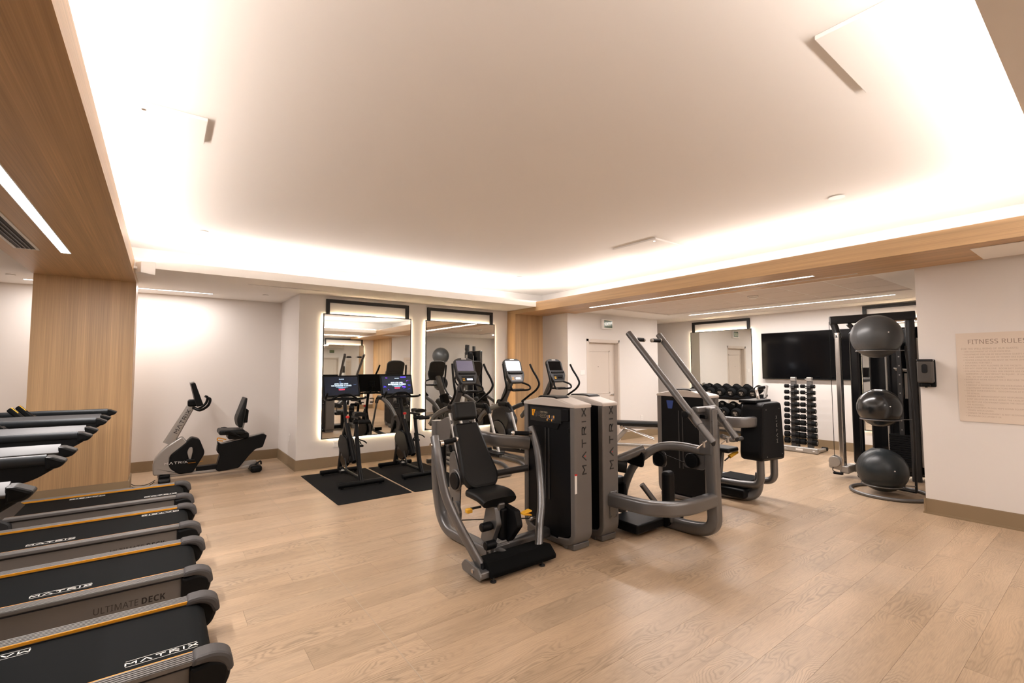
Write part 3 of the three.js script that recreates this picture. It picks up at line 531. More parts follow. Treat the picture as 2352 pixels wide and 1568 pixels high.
// ---------------------------------------------------------------- recumbent bike
{
  const z0 = -8.33, t = thing('recumbent_bike', 'grey and black recumbent exercise bike against the back wall', 'exercise bike', [.6, 0, z0]);
  const X = p => p.map(q => [q[0] - .6, q[1], ...(q.length > 2 ? [q[2]] : [])]);
  part('base_rail', [rb(1.28, .05, .09, .015, .03, .075, 0), rb(.62, .08, .06, .01, .31, .12, 0)], M.silver, t);
  part('step_through', bx(-.16, .2, .10, .16, -.055, .055), M.black, t);
  part('front_foot', [rb(.14, .05, .50, .022, -.53, .032, 0), rb(.13, .04, .2, .015, -.53, .075, 0)], M.black, t);
  const tail = part('rear_foot', [rb(.16, .10, .46, .04, .60, .055, 0)], M.black, t);
  part('transport_handle', curve([[.60, .11, .1], [.67, .15, .1], [.68, .10, .1]], .012), M.black, tail);
  const hood = part('front_shroud', slab(X([[-.06, .10], [-.075, .30, .1], [.06, .48, .12], [.26, .62], [.33, .52], [.12, .35], [.13, .22], [.25, .09]]), .15, .03, .015), M.silver, t);
  const drive = part('drive_cover', slab(X([[.10, .20, .08], [.14, .38, .06], [.30, .52, .05], [.37, .60], [.47, .56], [.535, .38], [.53, .33], [.40, .09], [.24, .085]]), .19, .03, .015), M.black, t);
  { const w = letters(.034, null, { gap: .5, w: .16, wide: 1.1 }); part('side_lettering', w.g.clone().translate(-.40, .255, .0965), M.inkWhite, drive); }
  part('orange_line', [bx(-.26, -.17, .232, .238, .095, .097), bx(-.12, -.08, .24, .246, .095, .097)], M.orange, drive);
  const crank = part('crank', [slab([[-.03, 0, .03], [0, .06, .03], [.035, .06, .03], [.04, .0], [.02, -.12], [-.0, -.12]], .025, .02, .006).translate(-.25, .40, .115)], M.silver, t);
  part('pedal', rb(.10, .025, .08, .008, -.235, .285, .17), M.black, crank);
  const mast = part('mast', sweep([V3(-.50, .52, 0), V3(-.23, 1.08, 0)], oval(.045, .055, 20, 4), { up: V3(1, 0, 0), scale: s => [1, 1.25 - .35 * s] }), M.silver, t);
  { const w = letters(.05, null, { gap: .45, w: .16 }); part('mast_lettering', w.g.clone().rotateZ(Math.atan2(.56, .27)).translate(-.345, .83, .047), M.inkDark, mast); }
  const head = part('console', rot(slab([[-.035, -.18], [.05, -.18], [.035, .17], [-.02, .17]], .40, .015, .01), 0, 0, R(16)).translate(-.20, 1.22, 0), M.black, t);
  part('console_top', rot(rb(.05, .02, .3, .006), 0, 0, R(16)).translate(-.247, 1.392, 0), M.silver, head);
  part('console_neck', rb(.14, .10, .16, .03, -.22, 1.09, 0), M.black, head);
  for (const s of [-1, 1]) part('handlebar', curve([[-.22, 1.02, s * .06], [-.14, .99, s * .18], [-.05, 1.06, s * .24], [-.03, 1.15, s * .24], [-.06, 1.17, s * .22]], .018), M.black, t);
  const sb = part('seat_base', slab(X([[.70, .50], [.69, .35], [.73, .30], [.68, .09], [.72, .055], [.98, .08], [1.12, .26], [1.20, .34], [1.30, .36], [1.355, .54], [1.30, .57], [.98, .50], [.74, .46]]), .17, .02, .012), M.black, t);
  part('seat_rail', rot(rb(.64, .035, .09, .008), 0, 0, R(11)).translate(.41, .505, 0), M.silver, sb);
  const car = part('seat_carriage', [rb(.28, .09, .30, .03, .36, .57, 0)], M.black, t);
  part('seat_lever', curve([[.20, .53, .12], [.09, .56, .12], [.09, .53, .12], [.16, .51, .12]], .008), M.orange, car);
  part('seat_cushion', [rot(rb(.34, .075, .42, .03), 0, 0, R(-3)).translate(.27, .635, 0)], M.pad, t);
  const bk = part('backrest', slab(X([[.92, .82, .05], [.95, .70, .03], [1.00, .70], [1.035, .9], [1.06, 1.14, .03], [1.03, 1.15, .03]]), .40, .02, .03), M.pad, t);
  part('backrest_shell', slab(X([[1.02, .76], [1.075, .76], [1.09, .95], [1.05, .98]]), .24, .01, .01), M.black, bk);
  part('seat_post', sweep([V3(.40, .6, 0), V3(.45, .80, 0)], oval(.03, .018)), M.silver, bk);
  for (const s of [-1, 1]) part('seat_handle', curve([[.36, .57, s * .18], [.28, .62, s * .25], [.22, .66, s * .26], [.16, .66, s * .26]], .018), M.black, car);
  single('power_cord', 'black power cord running from the recumbent bike to the oak column', 'cord', [curve([[-.31, .05, -8.21], [-.24, .02, -8.14], [-.12, .012, -8.16], [-.03, .05, -8.20]], .005, 24, 8), curve([[-.31, .02, -8.12], [-.2, .008, -8.07], [-.1, .008, -8.10], [-.04, .03, -8.17]], .005, 24, 8)], M.black);
}
// ---------------------------------------------------------------- spin bikes with screens on rubber mats
function bikeScreen(lit) {
  return canvasTex(512, 300, (c, w, h) => {
    c.fillStyle = '#0a1019'; c.fillRect(0, 0, w, h); let sd = lit ? 5 : 9; const r = () => (sd = (sd * 16807) % 2147483647) / 2147483647;
    for (let i = 0; i < 160; i++) { c.fillStyle = `rgba(${20 + r() * 40},${30 + r() * 40},${50 + r() * 60},.35)`; c.fillRect(r() * w, r() * h, 4 + r() * 26, 2 + r() * 9); }
    if (lit) { c.strokeStyle = '#3a2be0'; for (let i = 0; i < 13; i++) { c.lineWidth = 3 + r() * 6; c.strokeStyle = i % 3 ? '#3428d8' : '#7a2fd8'; const x = (i % 2 ? .03 + r() * .2 : .62 + r() * .33) * w, y = r() * h; c.beginPath(); c.moveTo(x, y); c.lineTo(x + (r() - .2) * 60, y + (r() - .5) * 40); c.stroke(); } c.fillStyle = '#4a36e8'; c.fillRect(.64 * w, .03 * h, .19 * w, .06 * h); c.fillStyle = '#5a30d0'; c.fillRect(.67 * w, .6 * h, .12 * w, .06 * h); }
    else { c.fillStyle = 'rgba(90,110,140,.5)'; c.beginPath(); c.ellipse(.47 * w, .3 * h, 17, 24, 0, 0, 7); c.fill(); c.fillRect(.43 * w, .4 * h, .11 * w, .35 * h); c.fillRect(.36 * w, .5 * h, .08 * w, .05 * h); c.fillRect(.86 * w, .42 * h, .09 * w, .04 * h); }
    c.fillStyle = '#cfe0ee'; c.textAlign = 'center'; c.font = 'bold 17px sans-serif'; c.fillText('\u25CF PELOTON', w * .5, h * .15);
    c.fillStyle = '#dcecf6'; c.font = 'bold 30px sans-serif'; c.fillText('JOIN LIVE AND', w * .5, h * .42); c.fillText('ON-DEMAND CLASSES', w * .5, h * .52);
    c.fillStyle = '#8fb4cc'; c.fillRect(w * .33, h * .555, w * .36, 6); c.fillRect(w * .4, h * .6, w * .22, 6);
    c.fillStyle = '#e0324a'; c.fillRect(w * .41, h * .66, w * .18, h * .07);
  });
}
function spinBike(name, label, x, lit) {
  const t = thing(name, label, 'exercise bike', [x, .006, -6.75], 0, 'spin bikes on rubber mats');
  part('front_foot', [roll(.032, .56, 'x', 0, .045, -.52, .01), ...[-1, 1].map(s => cyl(.02, .02, 'y', s * .24, .012, -.52))], M.black, t);
  part('rear_foot', [roll(.034, .62, 'x', 0, .05, .46, .01), ...[-1, 1].map(s => cyl(.02, .025, 'y', s * .26, .013, .46))], M.black, t);
  const fr = part('frame', [
    sweep(filleted([[0, .05, -.52], [0, .42, -.40], [0, .80, -.22]], .1), oval(.03, .05), { up: V3(0, 0, 1) }),
    sweep([V3(0, .79, -.22), V3(0, .36, .10), V3(0, .28, .16)], oval(.032, .05), { up: V3(0, 1, 0) }),
    sweep(filleted([[0, .05, .46], [0, .22, .36], [0, .62, .24]], .08), oval(.028, .042), { up: V3(0, 0, 1) }),
    sweep([V3(0, .10, -.46), V3(0, .10, .40)], oval(.022, .02))], M.black, t);
  part('frame_badge', [bx(.033, .035, .60, .63, -.10, -.075)], M.red, fr);
  part('frame_lettering', [...Array(7).keys()].map(k => rot(bx(-.001, .001, -.009, .009, -.006, .006), R(-50)).translate(.034, .58 - k * .026, -.075 + k * .019)), M.inkWhite, fr);
  const fly = part('flywheel', [roll(.235, .045, 'x', 0, .38, -.27, .012, 40)], M.blackGloss, t);
  part('flywheel_guard', [slabZY([[-.47, .44, .1], [-.35, .62, .08], [-.05, .58], [.10, .34, .08], [.0, .22, .1], [-.2, .30]], .02, .05, .006).translate(.045, 0, 0), slabZY([[-.47, .44, .1], [-.35, .62, .08], [-.05, .58], [.10, .34, .08], [.0, .22, .1], [-.2, .30]], .02, .05, .006).translate(-.045, 0, 0)], M.black, fly);
  const cr = part('crank', [cyl(.06, .10, 'x', 0, .31, .03), rot(rb(.014, .19, .032, .006), R(-30)).translate(-.09, .24, .07), rot(rb(.014, .19, .032, .006), R(-30)).translate(.09, .38, -.01)], M.steelDark, t);
  for (const s of [-1, 1]) { const p = part('pedal', [rb(.085, .03, .10, .01, s * .145, s > 0 ? .46 : .16, s > 0 ? -.055 : .115), pipe([[s * .11, s > 0 ? .47 : .17, s > 0 ? -.1 : .07], [s * .145, s > 0 ? .53 : .23, s > 0 ? -.06 : .11], [s * .18, s > 0 ? .47 : .17, s > 0 ? -.1 : .07]], .008, .03, 8)], M.black, cr); part('cleat', bx(s * .145 - .018, s * .145 + .018, (s > 0 ? .476 : .176), (s > 0 ? .48 : .18), (s > 0 ? -.08 : .09), (s > 0 ? -.04 : .13)), M.inkWhite, p); }
  const knob = part('resistance_knob', [roll(.026, .036, 'y', 0, .875, -.17, .008)], M.red, t); part('knob_stem', cyl(.012, .09, 'y', 0, .82, -.17), M.chrome, knob);
  part('seat_post', sweep([V3(0, .55, .27), V3(0, .90, .19)], oval(.022, .03), { up: V3(0, 0, 1) }), M.black, t);
  part('saddle_slider', rb(.04, .03, .30, .01, 0, .90, .20), M.black, t);
  part('saddle', sweep(smooth([[0, .955, .40], [0, .96, .30], [0, .955, .20], [0, .945, .11]], 14), oval(.09, .028), { up: V3(0, 1, 0), scale: s => [1 - .72 * Math.min(1, s * 1.5), 1] }), M.pad, t);
  part('saddle_lever', pipe([[.02, .60, .27], [.10, .57, .27], [.13, .54, .27]], .009, .03, 8), M.black, t);
  part('handlebar_post', sweep([V3(0, .76, -.24), V3(0, 1.12, -.34)], oval(.022, .032), { up: V3(0, 0, 1) }), M.black, t);
  part('handlebar', [
    sweep(smooth([[-.27, 1.22, -.25], [-.28, 1.15, -.30], [-.22, 1.12, -.40], [-.10, 1.13, -.40], [0, 1.135, -.38], [.10, 1.13, -.40], [.22, 1.12, -.40], [.28, 1.13, -.30], [.27, 1.15, -.20]], 40), circ(.017, 12)),
    sweep(smooth([[-.18, 1.13, -.34], [-.08, 1.19, -.30], [0, 1.20, -.28], [.08, 1.19, -.30], [.18, 1.13, -.34]], 20), circ(.016, 12)), rb(.20, .02, .14, .008, 0, 1.12, -.36)], M.black, t);
  part('phone_tray', rb(.12, .012, .09, .005, 0, 1.14, -.42), M.black, t);
  const sc = part('tablet', rot(rb(.55, .335, .022, .012), R(-16)).translate(0, 1.315, -.50), M.black, t);
  part('tablet_screen', rot(quad(.50, .285), R(-16)).translate(0, 1.3175, -.4875), glow(bikeScreen(lit), lit ? .42 : .28), sc).userData.label = 'lit screen that says JOIN LIVE AND ON-DEMAND CLASSES';
  part('tablet_arm', [sweep([V3(0, 1.12, -.40), V3(0, 1.18, -.50), V3(0, 1.29, -.52)], circ(.016, 10)), rb(.10, .10, .02, .006, 0, 1.30, -.52)], M.black, sc);
  for (const s of [-1, 1]) { const h = part('bottle_holder', [new THREE.TorusGeometry(.038, .006, 8, 20).rotateX(Math.PI / 2).translate(s * .09, 1.02, -.28), cyl(.032, .02, 'y', s * .09, .95, -.28), cyl(.005, .08, 'y', s * .125, .985, -.28)], M.black, t); }
  for (const s of [-1, 1]) part('weight', [roll(.028, .16, 'x', s * .02, .86, .42 + s * .05, .008)], M.black, t);
}
single('rubber_mat', 'black rubber mat under the spin bike nearer the niche corner', 'mat', slab([[1.685, 5.62], [2.615, 5.62], [2.64, 7.42], [1.685, 7.46]], .006, .02, .002).rotateX(-Math.PI / 2), M.rubber, [0, .003, 0], 'black rubber mats');
single('rubber_mat', 'black rubber mat under the spin bike nearer the chest press', 'mat', slab([[2.645, 5.61], [3.53, 5.55], [3.55, 7.38], [2.68, 7.40]], .006, .02, .002).rotateX(-Math.PI / 2), M.rubber, [0, .003, 0], 'black rubber mats');
spinBike('spin_bike', 'black spin bike with a dim grey screen image, nearer the niche corner', 2.19, false);
spinBike('spin_bike', 'black spin bike with a bright blue and purple screen image', 3.08, true);
// ---------------------------------------------------------------- elliptical trainers
const consoleTex = (mode) => canvasTex(320, 220, (c, w, h) => {
  if (mode === 0) { c.fillStyle = '#4a4350'; c.fillRect(0, 0, w, h); c.fillStyle = '#5d5566'; for (let i = 0; i < 9; i++) c.fillRect(60 + i * 22, 24 + (i * 37 % 20), 14, 30); c.fillStyle = '#c9d2ea'; c.fillRect(84, 92, 54, 34); c.fillStyle = '#e8eefc'; c.fillRect(142, 90, 54, 38); c.fillStyle = '#b9c4e4'; c.fillRect(202, 92, 46, 34); c.fillStyle = '#6d6576'; for (let i = 0; i < 7; i++) c.fillRect(70 + i * 30, 150 + (i * 13 % 16), 20, 16); }
  else { c.fillStyle = '#eef0f8'; c.fillRect(0, 0, w, h); c.fillStyle = '#dde2ef'; c.fillRect(40, 70, 90, 40); }
});
function elliptical(label, x, mode) {
  const t = thing('elliptical_trainer', label, 'elliptical', [x, 0, -6.3], 0, 'elliptical trainers in front of the mirror');
  part('base_frame', [sweep(filleted([[0, .07, -.85], [0, .07, .75]], .1), oval(.05, .045)), beam([[-.3, .045, -.82], [.3, .045, -.82]], .04, .035), beam([[-.27, .04, .72], [.27, .04, .72]], .04, .035), pipe([[-.30, .06, .70], [-.33, .13, .45], [-.30, .13, -.2]], .03, .08), pipe([[.30, .06, .70], [.33, .13, .45], [.30, .13, -.2]], .03, .08)], M.steel, t);
  const dr = part('drive_housing', [roll(.29, .20, 'x', 0, .43, -.44, .04, 44)], M.black, t);
  for (const s of [-1, 1]) { part('drive_disc', [roll(.235, .02, 'x', s * .108, .43, -.44, .006, 40)], M.midGrey, dr); part('drive_hub', roll(.05, .03, 'x', s * .115, .43, -.44, .006), M.black, dr); part('crank_arm', rot(rb(.03, .36, .06, .012), R(s * 38)).translate(s * .145, .40, -.40), M.black, dr); }
  part('housing_top', slabZY([[-.72, .5], [-.62, .86], [-.30, .95], [-.10, .70], [-.2, .5]], .20, .06, .03), M.darkGrey, t);
  const mast = part('mast', [sweep([V3(0, .82, -.52), V3(0, 1.10, -.36), V3(0, 1.40, -.17)], oval(.052, .042, 20, 4), { up: V3(0, 0, 1) })], M.midGrey, t);
  part('mast_cover', sweep([V3(0, .80, -.56), V3(0, 1.0, -.45)], oval(.10, .07), { up: V3(0, 0, 1) }), M.black, mast);
  const con = new THREE.Group(); con.name = 'console'; con.position.set(0, 1.545, -.12); con.rotation.x = R(-20); t.add(con);
  part('console_shell', [slab([[-.185, -.03], [.185, -.03], [.19, .17, .05], [.10, .215, .05], [-.10, .215, .05], [-.19, .17, .05]], .05, .02, .012), slab([[-.13, -.235, .03], [.13, -.235, .03], [.19, -.10, .03], [.185, -.02], [-.185, -.02], [-.19, -.10, .03]], .07, .02, .014).translate(0, 0, .012)], M.darkGrey, con);
  part('console_screen', at(bx(-.15, .15, -.01, .165, .0252, .0265)), mode < 2 ? glow(consoleTex(mode), mode ? .62 : .3) : M.screenBlack, con);
  part('console_badge', bx(-.045, .045, .185, .205, .025, .027), M.silver, con);
  part('reading_ledge', rb(.31, .035, .045, .014, 0, -.06, .045), M.black, con);
  part('keypad', at(bx(-.115, .115, -.20, -.10, .0468, .0478)), mode === 1 ? std([.20, .20, .21], .5) : M.black, con);
  for (const [a, b] of [[0, 0], [1, 0], [0, 1], [1, 1]]) part('key', bx(-.10 + a * .024, -.084 + a * .024, -.182 + b * .026, -.166 + b * .026, .0478, .0492), M.yellow, con);
  part('readout', bx(-.02, .08, -.172, -.145, .0478, .0488), mode < 2 ? glow(canvasTex(64, 16, (c) => { c.fillStyle = '#c8d4f4'; c.fillRect(0, 0, 64, 16); }), .6) : M.screenBlack, con);
  part('fixed_handlebar', [sweep(smooth([[-.07, 1.36, -.06], [-.20, 1.28, .08], [-.19, 1.23, .10], [-.05, 1.21, .0], [.05, 1.21, .0], [.19, 1.23, .10], [.20, 1.28, .08], [.07, 1.36, -.06]], 36), circ(.016, 10)), rb(.30, .03, .10, .012, 0, 1.22, -.04)], M.black, t);
  for (const s of [-1, 1]) {
    const h = part('swing_handle', sweep(smooth([[s * .29, 1.655, -.02], [s * .31, 1.55, .03], [s * .345, 1.40, .12], [s * .35, 1.31, .155], [s * .32, 1.22, .12], [s * .27, 1.10, -.04], [s * .25, 1.00, -.20]], 40), circ(.018, 12)), M.black, t);
    part('pivot_cover', [rb(.09, .09, .26, .035, s * .26, .985, -.04)], M.black, h);
    const link = part('upper_link', sweep(smooth([[s * .26, .66, -.80], [s * .27, .80, -.62], [s * .27, .90, -.38], [s * .265, .985, -.05], [s * .265, .99, .08]], 20), oval(.028, .042), { up: V3(0, 1, 0) }), M.steel, t);
    part('link_plate', slabZY([[-.06, .96], [.14, .95], [.20, .90], [.17, .86], [.10, .86], [.0, .93]], .016, .02, .003).translate(s * .30, 0, 0), M.steelDark, link);
    const rod = part('hanger_rod', sweep([V3(s * .27, .88, .17), V3(s * .27, .30, .44)], circ(.022, 12)), M.silver, t);
    part('rod_top', sweep([V3(s * .27, 1.0, .08), V3(s * .27, .96, .14), V3(s * .27, .87, .175)], circ(.03, 12)), M.black, rod);
    part('pedal_beam', sweep([V3(s * .20, .22, -.42), V3(s * .22, .25, .10), V3(s * .22, .28, .55)], oval(.025, .035)), M.steelDark, t);
    part('pedal', [rb(.15, .03, .36, .012, s * .215, .30, .38), rb(.15, .06, .03, .01, s * .215, .325, .21)], M.black, t);
  }
}
elliptical('elliptical trainer with a dim violet menu on its console', 3.88, 0);
elliptical('elliptical trainer with a glowing white console screen', 4.85, 1);
elliptical('elliptical trainer with a dark console screen', 5.82, 2);

// ---------------------------------------------------------------- weight machines
const wp = (t, name, geos, mat, parent = t) => part(name, fit(geos).translate(-t.position.x, -t.position.y, -t.position.z), mat, parent);
const placard = canvasTex(512, 200, (c, w, h) => {
  c.fillStyle = '#15181a'; c.fillRect(0, 0, w, h); c.fillStyle = '#f2a515'; c.beginPath(); c.moveTo(28, 36); c.lineTo(92, 36); c.lineTo(56, 132); c.lineTo(32, 124); c.closePath(); c.fill();
  c.strokeStyle = '#3a2a08'; c.lineWidth = 6; c.beginPath(); c.moveTo(52, 50); c.lineTo(50, 78); c.lineTo(60, 104); c.moveTo(42, 66); c.lineTo(62, 62); c.stroke(); c.fillStyle = '#3a2a08'; c.beginPath(); c.arc(54, 47, 6, 0, 7); c.fill();
  c.fillStyle = '#6a6468'; for (let i = 0; i < 4; i++) c.fillRect(104 + (i % 2) * 22, 66 + i * 17, 44, 4); c.strokeStyle = '#6a6468'; c.lineWidth = 4; c.strokeRect(84, 84, 26, 50);
  c.fillStyle = '#d8c8a8'; c.font = '30px sans-serif'; c.fillText('CHEST PRESS', 168, 74, 128);
  c.strokeStyle = '#b9a587'; c.lineWidth = 4; c.beginPath(); c.roundRect(172, 92, 104, 48, 20); c.stroke(); c.fillStyle = '#b9a587'; c.font = '26px sans-serif'; c.fillText('GET FIT', 184, 126, 80);
  for (const x of [296, 368]) { c.fillStyle = '#f2b04a'; c.fillRect(x + 22, 96, 16, 40); c.fillRect(x - 14, 152, 16, 28); c.strokeStyle = '#b0a4b4'; c.strokeRect(x, 104, 18, 42); c.beginPath(); c.moveTo(x, 150); c.lineTo(x + 40, 156); c.stroke(); }
});
// weight tower: an upright box, black sides facing x, grey rounded end shells facing z
function tower(t, x0, x1, z0, z1, front, opts = {}) {
  const w = x1 - x0, xc = (x0 + x1) / 2, zc = (z0 + z1) / 2, top = 1.238;
  const body = wp(t, 'tower_cover', slabZY([[z0 + .03, top], [z0 + .03, .16, .1], [z0 + .16, .07], [z1 - .16, .07], [z1 - .03, .16, .1], [z1 - .03, top]], w - .028, .03, .006).translate(xc, 0, 0), M.blackSoft, t);
  for (const [za, s] of [[z0, 1], [z1, -1]]) {
    const path = filleted([[xc, top, za + s * .03], [xc, .07, za + s * .03], [xc, .045, za + s * .22]], .19, 10);
    const shell = wp(t, 'end_shell', sweep(path, oval(w / 2, .032, 28, 7), { up: V3(0, 0, 1) }), M.shroud, t);
    if (s < 0) {
      const L = strokeWord('MATRIX', .056, { gap: .82, w: .19, wide: 1.28, depth: .002 }); for (const g of L.each) wp(t, 'tower_letter', g.rotateZ(Math.PI / 2).translate(xc + .01, .945, z1 + .0025), M.inkDark, shell);
      wp(t, 'red_dot', L.dots.map(d => cyl(.0055, .003, 'z', xc + .01 - d[1], .945 + d[0], z1 + .0025)), M.red, shell);
      if (opts.sticker) wp(t, 'warning_label', [bx(x0 + .002, x0 + .032, .50, .66, z1 - .003, z1 + .0012)], M.inkWhite, shell), wp(t, 'label_header', [bx(x0 + .002, x0 + .032, .655, .67, z1 - .003, z1 + .0014)], M.red, shell);
    }
  }
  wp(t, 'tower_base', [rb(w * .9, .05, z1 - z0 - .06, .008, xc, .03, zc), rb(w * .98, .05, .05, .008, xc, .025, z1 - .13), rb(w * .98, .05, .05, .008, xc, .025, z0 + .13)], M.steel, t);
  const lid = wp(t, 'tower_lid', slabZY([[z0 - .004, top, .004], [z0 - .004, top + .03, .02], [z0 + .16, top + .062, .1], [zc - .1, top + .085, .1], [zc + .1, top + .085, .1], [z1 - .16, top + .062, .1], [z1 + .004, top + .03, .02], [z1 + .004, top, .004]], w + .006, .01, .012).translate(xc, 0, 0), M.cap, t);
  wp(t, 'lid_inlay', slabZY([[zc - .14, top + .075], [zc + .14, top + .075], [zc + .11, top + .096, .02], [zc - .11, top + .096, .02]], w * .72, .006, .006).translate(xc - front * -.03, 0, 0), M.black, lid);
  const xf = front < 0 ? x0 + .013 : x1 - .013, f = front;
  wp(t, 'weight_slot', [bx(Math.min(xf, xf + f * .004), Math.max(xf, xf + f * .004), .38, 1.07, zc - .05, zc - .035), bx(Math.min(xf, xf + f * .004), Math.max(xf, xf + f * .004), .38, 1.07, zc + .0, zc + .015)], M.darkGrey, body);
  wp(t, 'side_catch', rb(.02, .045, .03, .006, xf + f * .004, 1.04, z1 - .07), M.black, body);
  if (opts.placard) {
    const g = slab([[-.28, .015], [.28, .015], [.28, -.09], [.17, -.10], [.13, -.175], [-.28, -.165]], .012, .012, .003);
    wp(t, 'placard', rot(g, 0, f * Math.PI / 2).translate(xf + f * .004, top - .03, zc), M.blackSoft, body);
    wp(t, 'placard_print', rot(quad(.44, .13), 0, f * Math.PI / 2).translate(xf + f * .0108, top - .085, zc - .035), print(opts.placard, { roughness: .35 }), body).userData.label = 'printed instructions headed CHEST PRESS';
  }
  if (opts.emblem) wp(t, 'placard_emblem', rot(slab([[-.05, .05], [.05, .05], [.03, -.05], [-.03, -.05]], .003, .01, .001), 0, f * Math.PI / 2).translate(xf + f * .004, top - .1, zc - .16), std([.02, .06, .28], .35), body);
}
const bolt = (x, y, z, axis = 'z', r = .009) => cyl(r, .012, axis, x, y, z, 10);
{ // chest press
  const t = thing('chest_press_machine', 'chest press machine with a reclined black seat and curved grey arms', 'gym machine', [2.29, 0, -3.4]);
  const xc = 2.29;
  tower(t, 2.895, 3.11, -3.66, -2.95, -1, { placard, sticker: true });
  wp(t, 'spine', [sweep(filleted([[xc - .1, 1.08, -4.14], [xc - .1, .45, -4.14], [xc - .07, .06, -4.05], [xc - .03, .055, -3.3]], .22, 12), oval(.055, .05, 20, 3), { up: V3(0, 0, 1) })], M.steel, t);
  wp(t, 'base_beam', [sweep([V3(xc - .03, .055, -3.45), V3(xc, .06, -3.05)], oval(.05, .045, 20, 3)), sweep(filleted([[xc + .02, .075, -3.30], [2.92, .075, -3.34]], .1), oval(.05, .045, 20, 3)), rb(.2, .05, .16, .01, xc + .02, .09, -3.32)], M.steel, t);
  wp(t, 'upper_beam', sweep(filleted([[xc - .08, .90, -4.06], [xc + .22, .925, -3.98], [2.60, .895, -3.74], [2.90, .86, -3.58]], .15, 8), oval(.035, .062, 20, 3)), M.steel, t);
  wp(t, 'lower_beam', sweep([V3(xc + .02, .50, -4.0), V3(2.90, .62, -3.60)], circ(.032)), M.steelDark, t);
  wp(t, 'back_plate', slabZY([[-4.14, .90], [-4.14, 1.05], [-3.88, 1.14], [-3.80, 1.10], [-3.86, .86]], .012, .02, .003).translate(xc - .13, 0, 0), M.steel, t);
  wp(t, 'back_rails', [-.12, .12].map(d => sweep([V3(xc + d, 1.17, -3.86), V3(xc + d, .70, -3.66)], circ(.018, 12))), M.silver, t);
  // cushions
  const lean = Math.atan2(3.80 - 3.45, 1.10 - .52);
  const pad = slab([[-.125, .30, .03], [.125, .30, .03], [.150, .02, .1], [.185, -.22, .06], [.13, -.32, .08], [-.13, -.32, .08], [-.185, -.22, .06], [-.150, .02, .1]], .085, .03, .026, 8);
  wp(t, 'back_cushion', rot(pad, -lean).translate(xc, .815, -3.635), M.pad, t);
  wp(t, 'head_cushion', rot(rb(.235, .17, .095, .03, 0, 0, 0, 4), -lean * .55).translate(xc, 1.19, -3.80), M.pad, t);
  const seat = wp(t, 'seat_cushion', [sweep(smooth([[xc, .515, -3.50], [xc, .52, -3.40], [xc, .51, -3.28], [xc, .48, -3.22]], 16), oval(.168, .045, 24, 3), { up: V3(0, 1, 0), scale: s => [1 + .1 * Math.sin(s * 3.1), 1] })], M.pad, t);
  wp(t, 'seat_post', [rot(rb(.07, .32, .10, .015), R(14)).translate(xc + .02, .32, -3.30), slabZY([[-3.45, .12], [-3.30, .10], [-3.20, .30], [-3.24, .44], [-3.36, .44], [-3.40, .3]], .05, .02, .004).translate(xc - .02, 0, 0)], M.steel, seat);
  wp(t, 'seat_carriage', [rb(.09, .26, .08, .02, xc + .05, .29, -3.24), slabZY([[-3.30, .44], [-3.10, .42], [-3.06, .30], [-3.2, .14], [-3.28, .2]], .06, .02, .006).translate(xc + .09, 0, 0)], M.blackSoft, seat);
  wp(t, 'seat_lever', [rb(.05, .035, .045, .008, xc - .23, .42, -3.34), rot(rb(.085, .014, .055, .006), 0, 0, R(10)).translate(xc + .16, .405, -3.07), rot(rb(.085, .012, .055, .006), 0, 0, R(-12)).translate(xc + .16, .385, -3.07)], M.yellow, seat);
  wp(t, 'lever_rod', cyl(.01, .12, 'x', xc - .16, .425, -3.36), M.steelDark, seat);
  for (const [y, z] of [[.28, -3.28], [.15, -3.22]]) wp(t, 'stop_roller', roll(.036, .10, 'x', xc - .10, y, z, .01), M.blackSoft, seat);
  wp(t, 'cam', [roll(.095, .03, 'x', xc - .17, .60, -3.66, .008), slabZY([[-3.80, .30], [-3.62, .30], [-3.60, .62], [-3.72, .86], [-3.80, .8]], .014, .05, .003).translate(xc - .15, 0, 0)], M.steel, t);
  wp(t, 'cam_cover', roll(.075, .02, 'x', xc - .195, .60, -3.64, .006), M.blackSoft, t);
  wp(t, 'pulley', [slabZY([[-3.72, .40], [-3.58, .44], [-3.52, .36], [-3.54, .22], [-3.66, .20], [-3.74, .28]], .03, .03, .004).translate(xc - .20, 0, 0), cyl(.05, .05, 'x', xc - .2, .32, -3.63)], M.steel, t);
  wp(t, 'rear_guard', rb(.06, .34, .12, .03, xc - .14, .72, -3.98), M.blackSoft, t);
  wp(t, 'cable', curve([[xc - .2, .27, -3.60], [xc + .1, .275, -3.40], [2.60, .285, -3.22]], .005, 8, 8), M.black, t); wp(t, 'cable', curve([[xc - .19, .28, -3.66], [xc - .19, .45, -3.68]], .005, 4, 8), M.black, t);
  // press arms
  for (const s of [-1, 1]) {
    const p = [[.502, 1.04, -3.43], [.51, .92, -3.37], [.507, .80, -3.325], [.485, .60, -3.268], [.425, .40, -3.186], [.36, .25, -3.135], [.285, .07, -3.06]].map(q => [xc + s * q[0], q[1], q[2]]);
    const arm = wp(t, 'press_arm', sweep(smooth(p, 36), circ(.035, 18)), M.steel, t);
    wp(t, 'grip', sweep([V3(xc + s * .46, .985, -3.40), V3(xc + s * .31, .998, -3.43)], circ(.021, 14)), M.blackSoft, arm);
    wp(t, 'grip_knuckle', [ball(.022, xc + s * .30, .998, -3.432), cyl(.027, .03, 'x', xc + s * .46, .985, -3.40), bolt(xc + s * .55, .98, -3.40, 'x', .016)], M.chrome, arm);
    wp(t, 'pivot_bracket', [cyl(.05, .05, 'x', xc + s * .285, .065, -3.06)], M.blackSoft, arm);
  }
  wp(t, 'cable_joint', [cyl(.014, .07, 'x', 2.64, .285, -3.21), cyl(.02, .02, 'x', 2.61, .285, -3.21)], M.chrome, t);
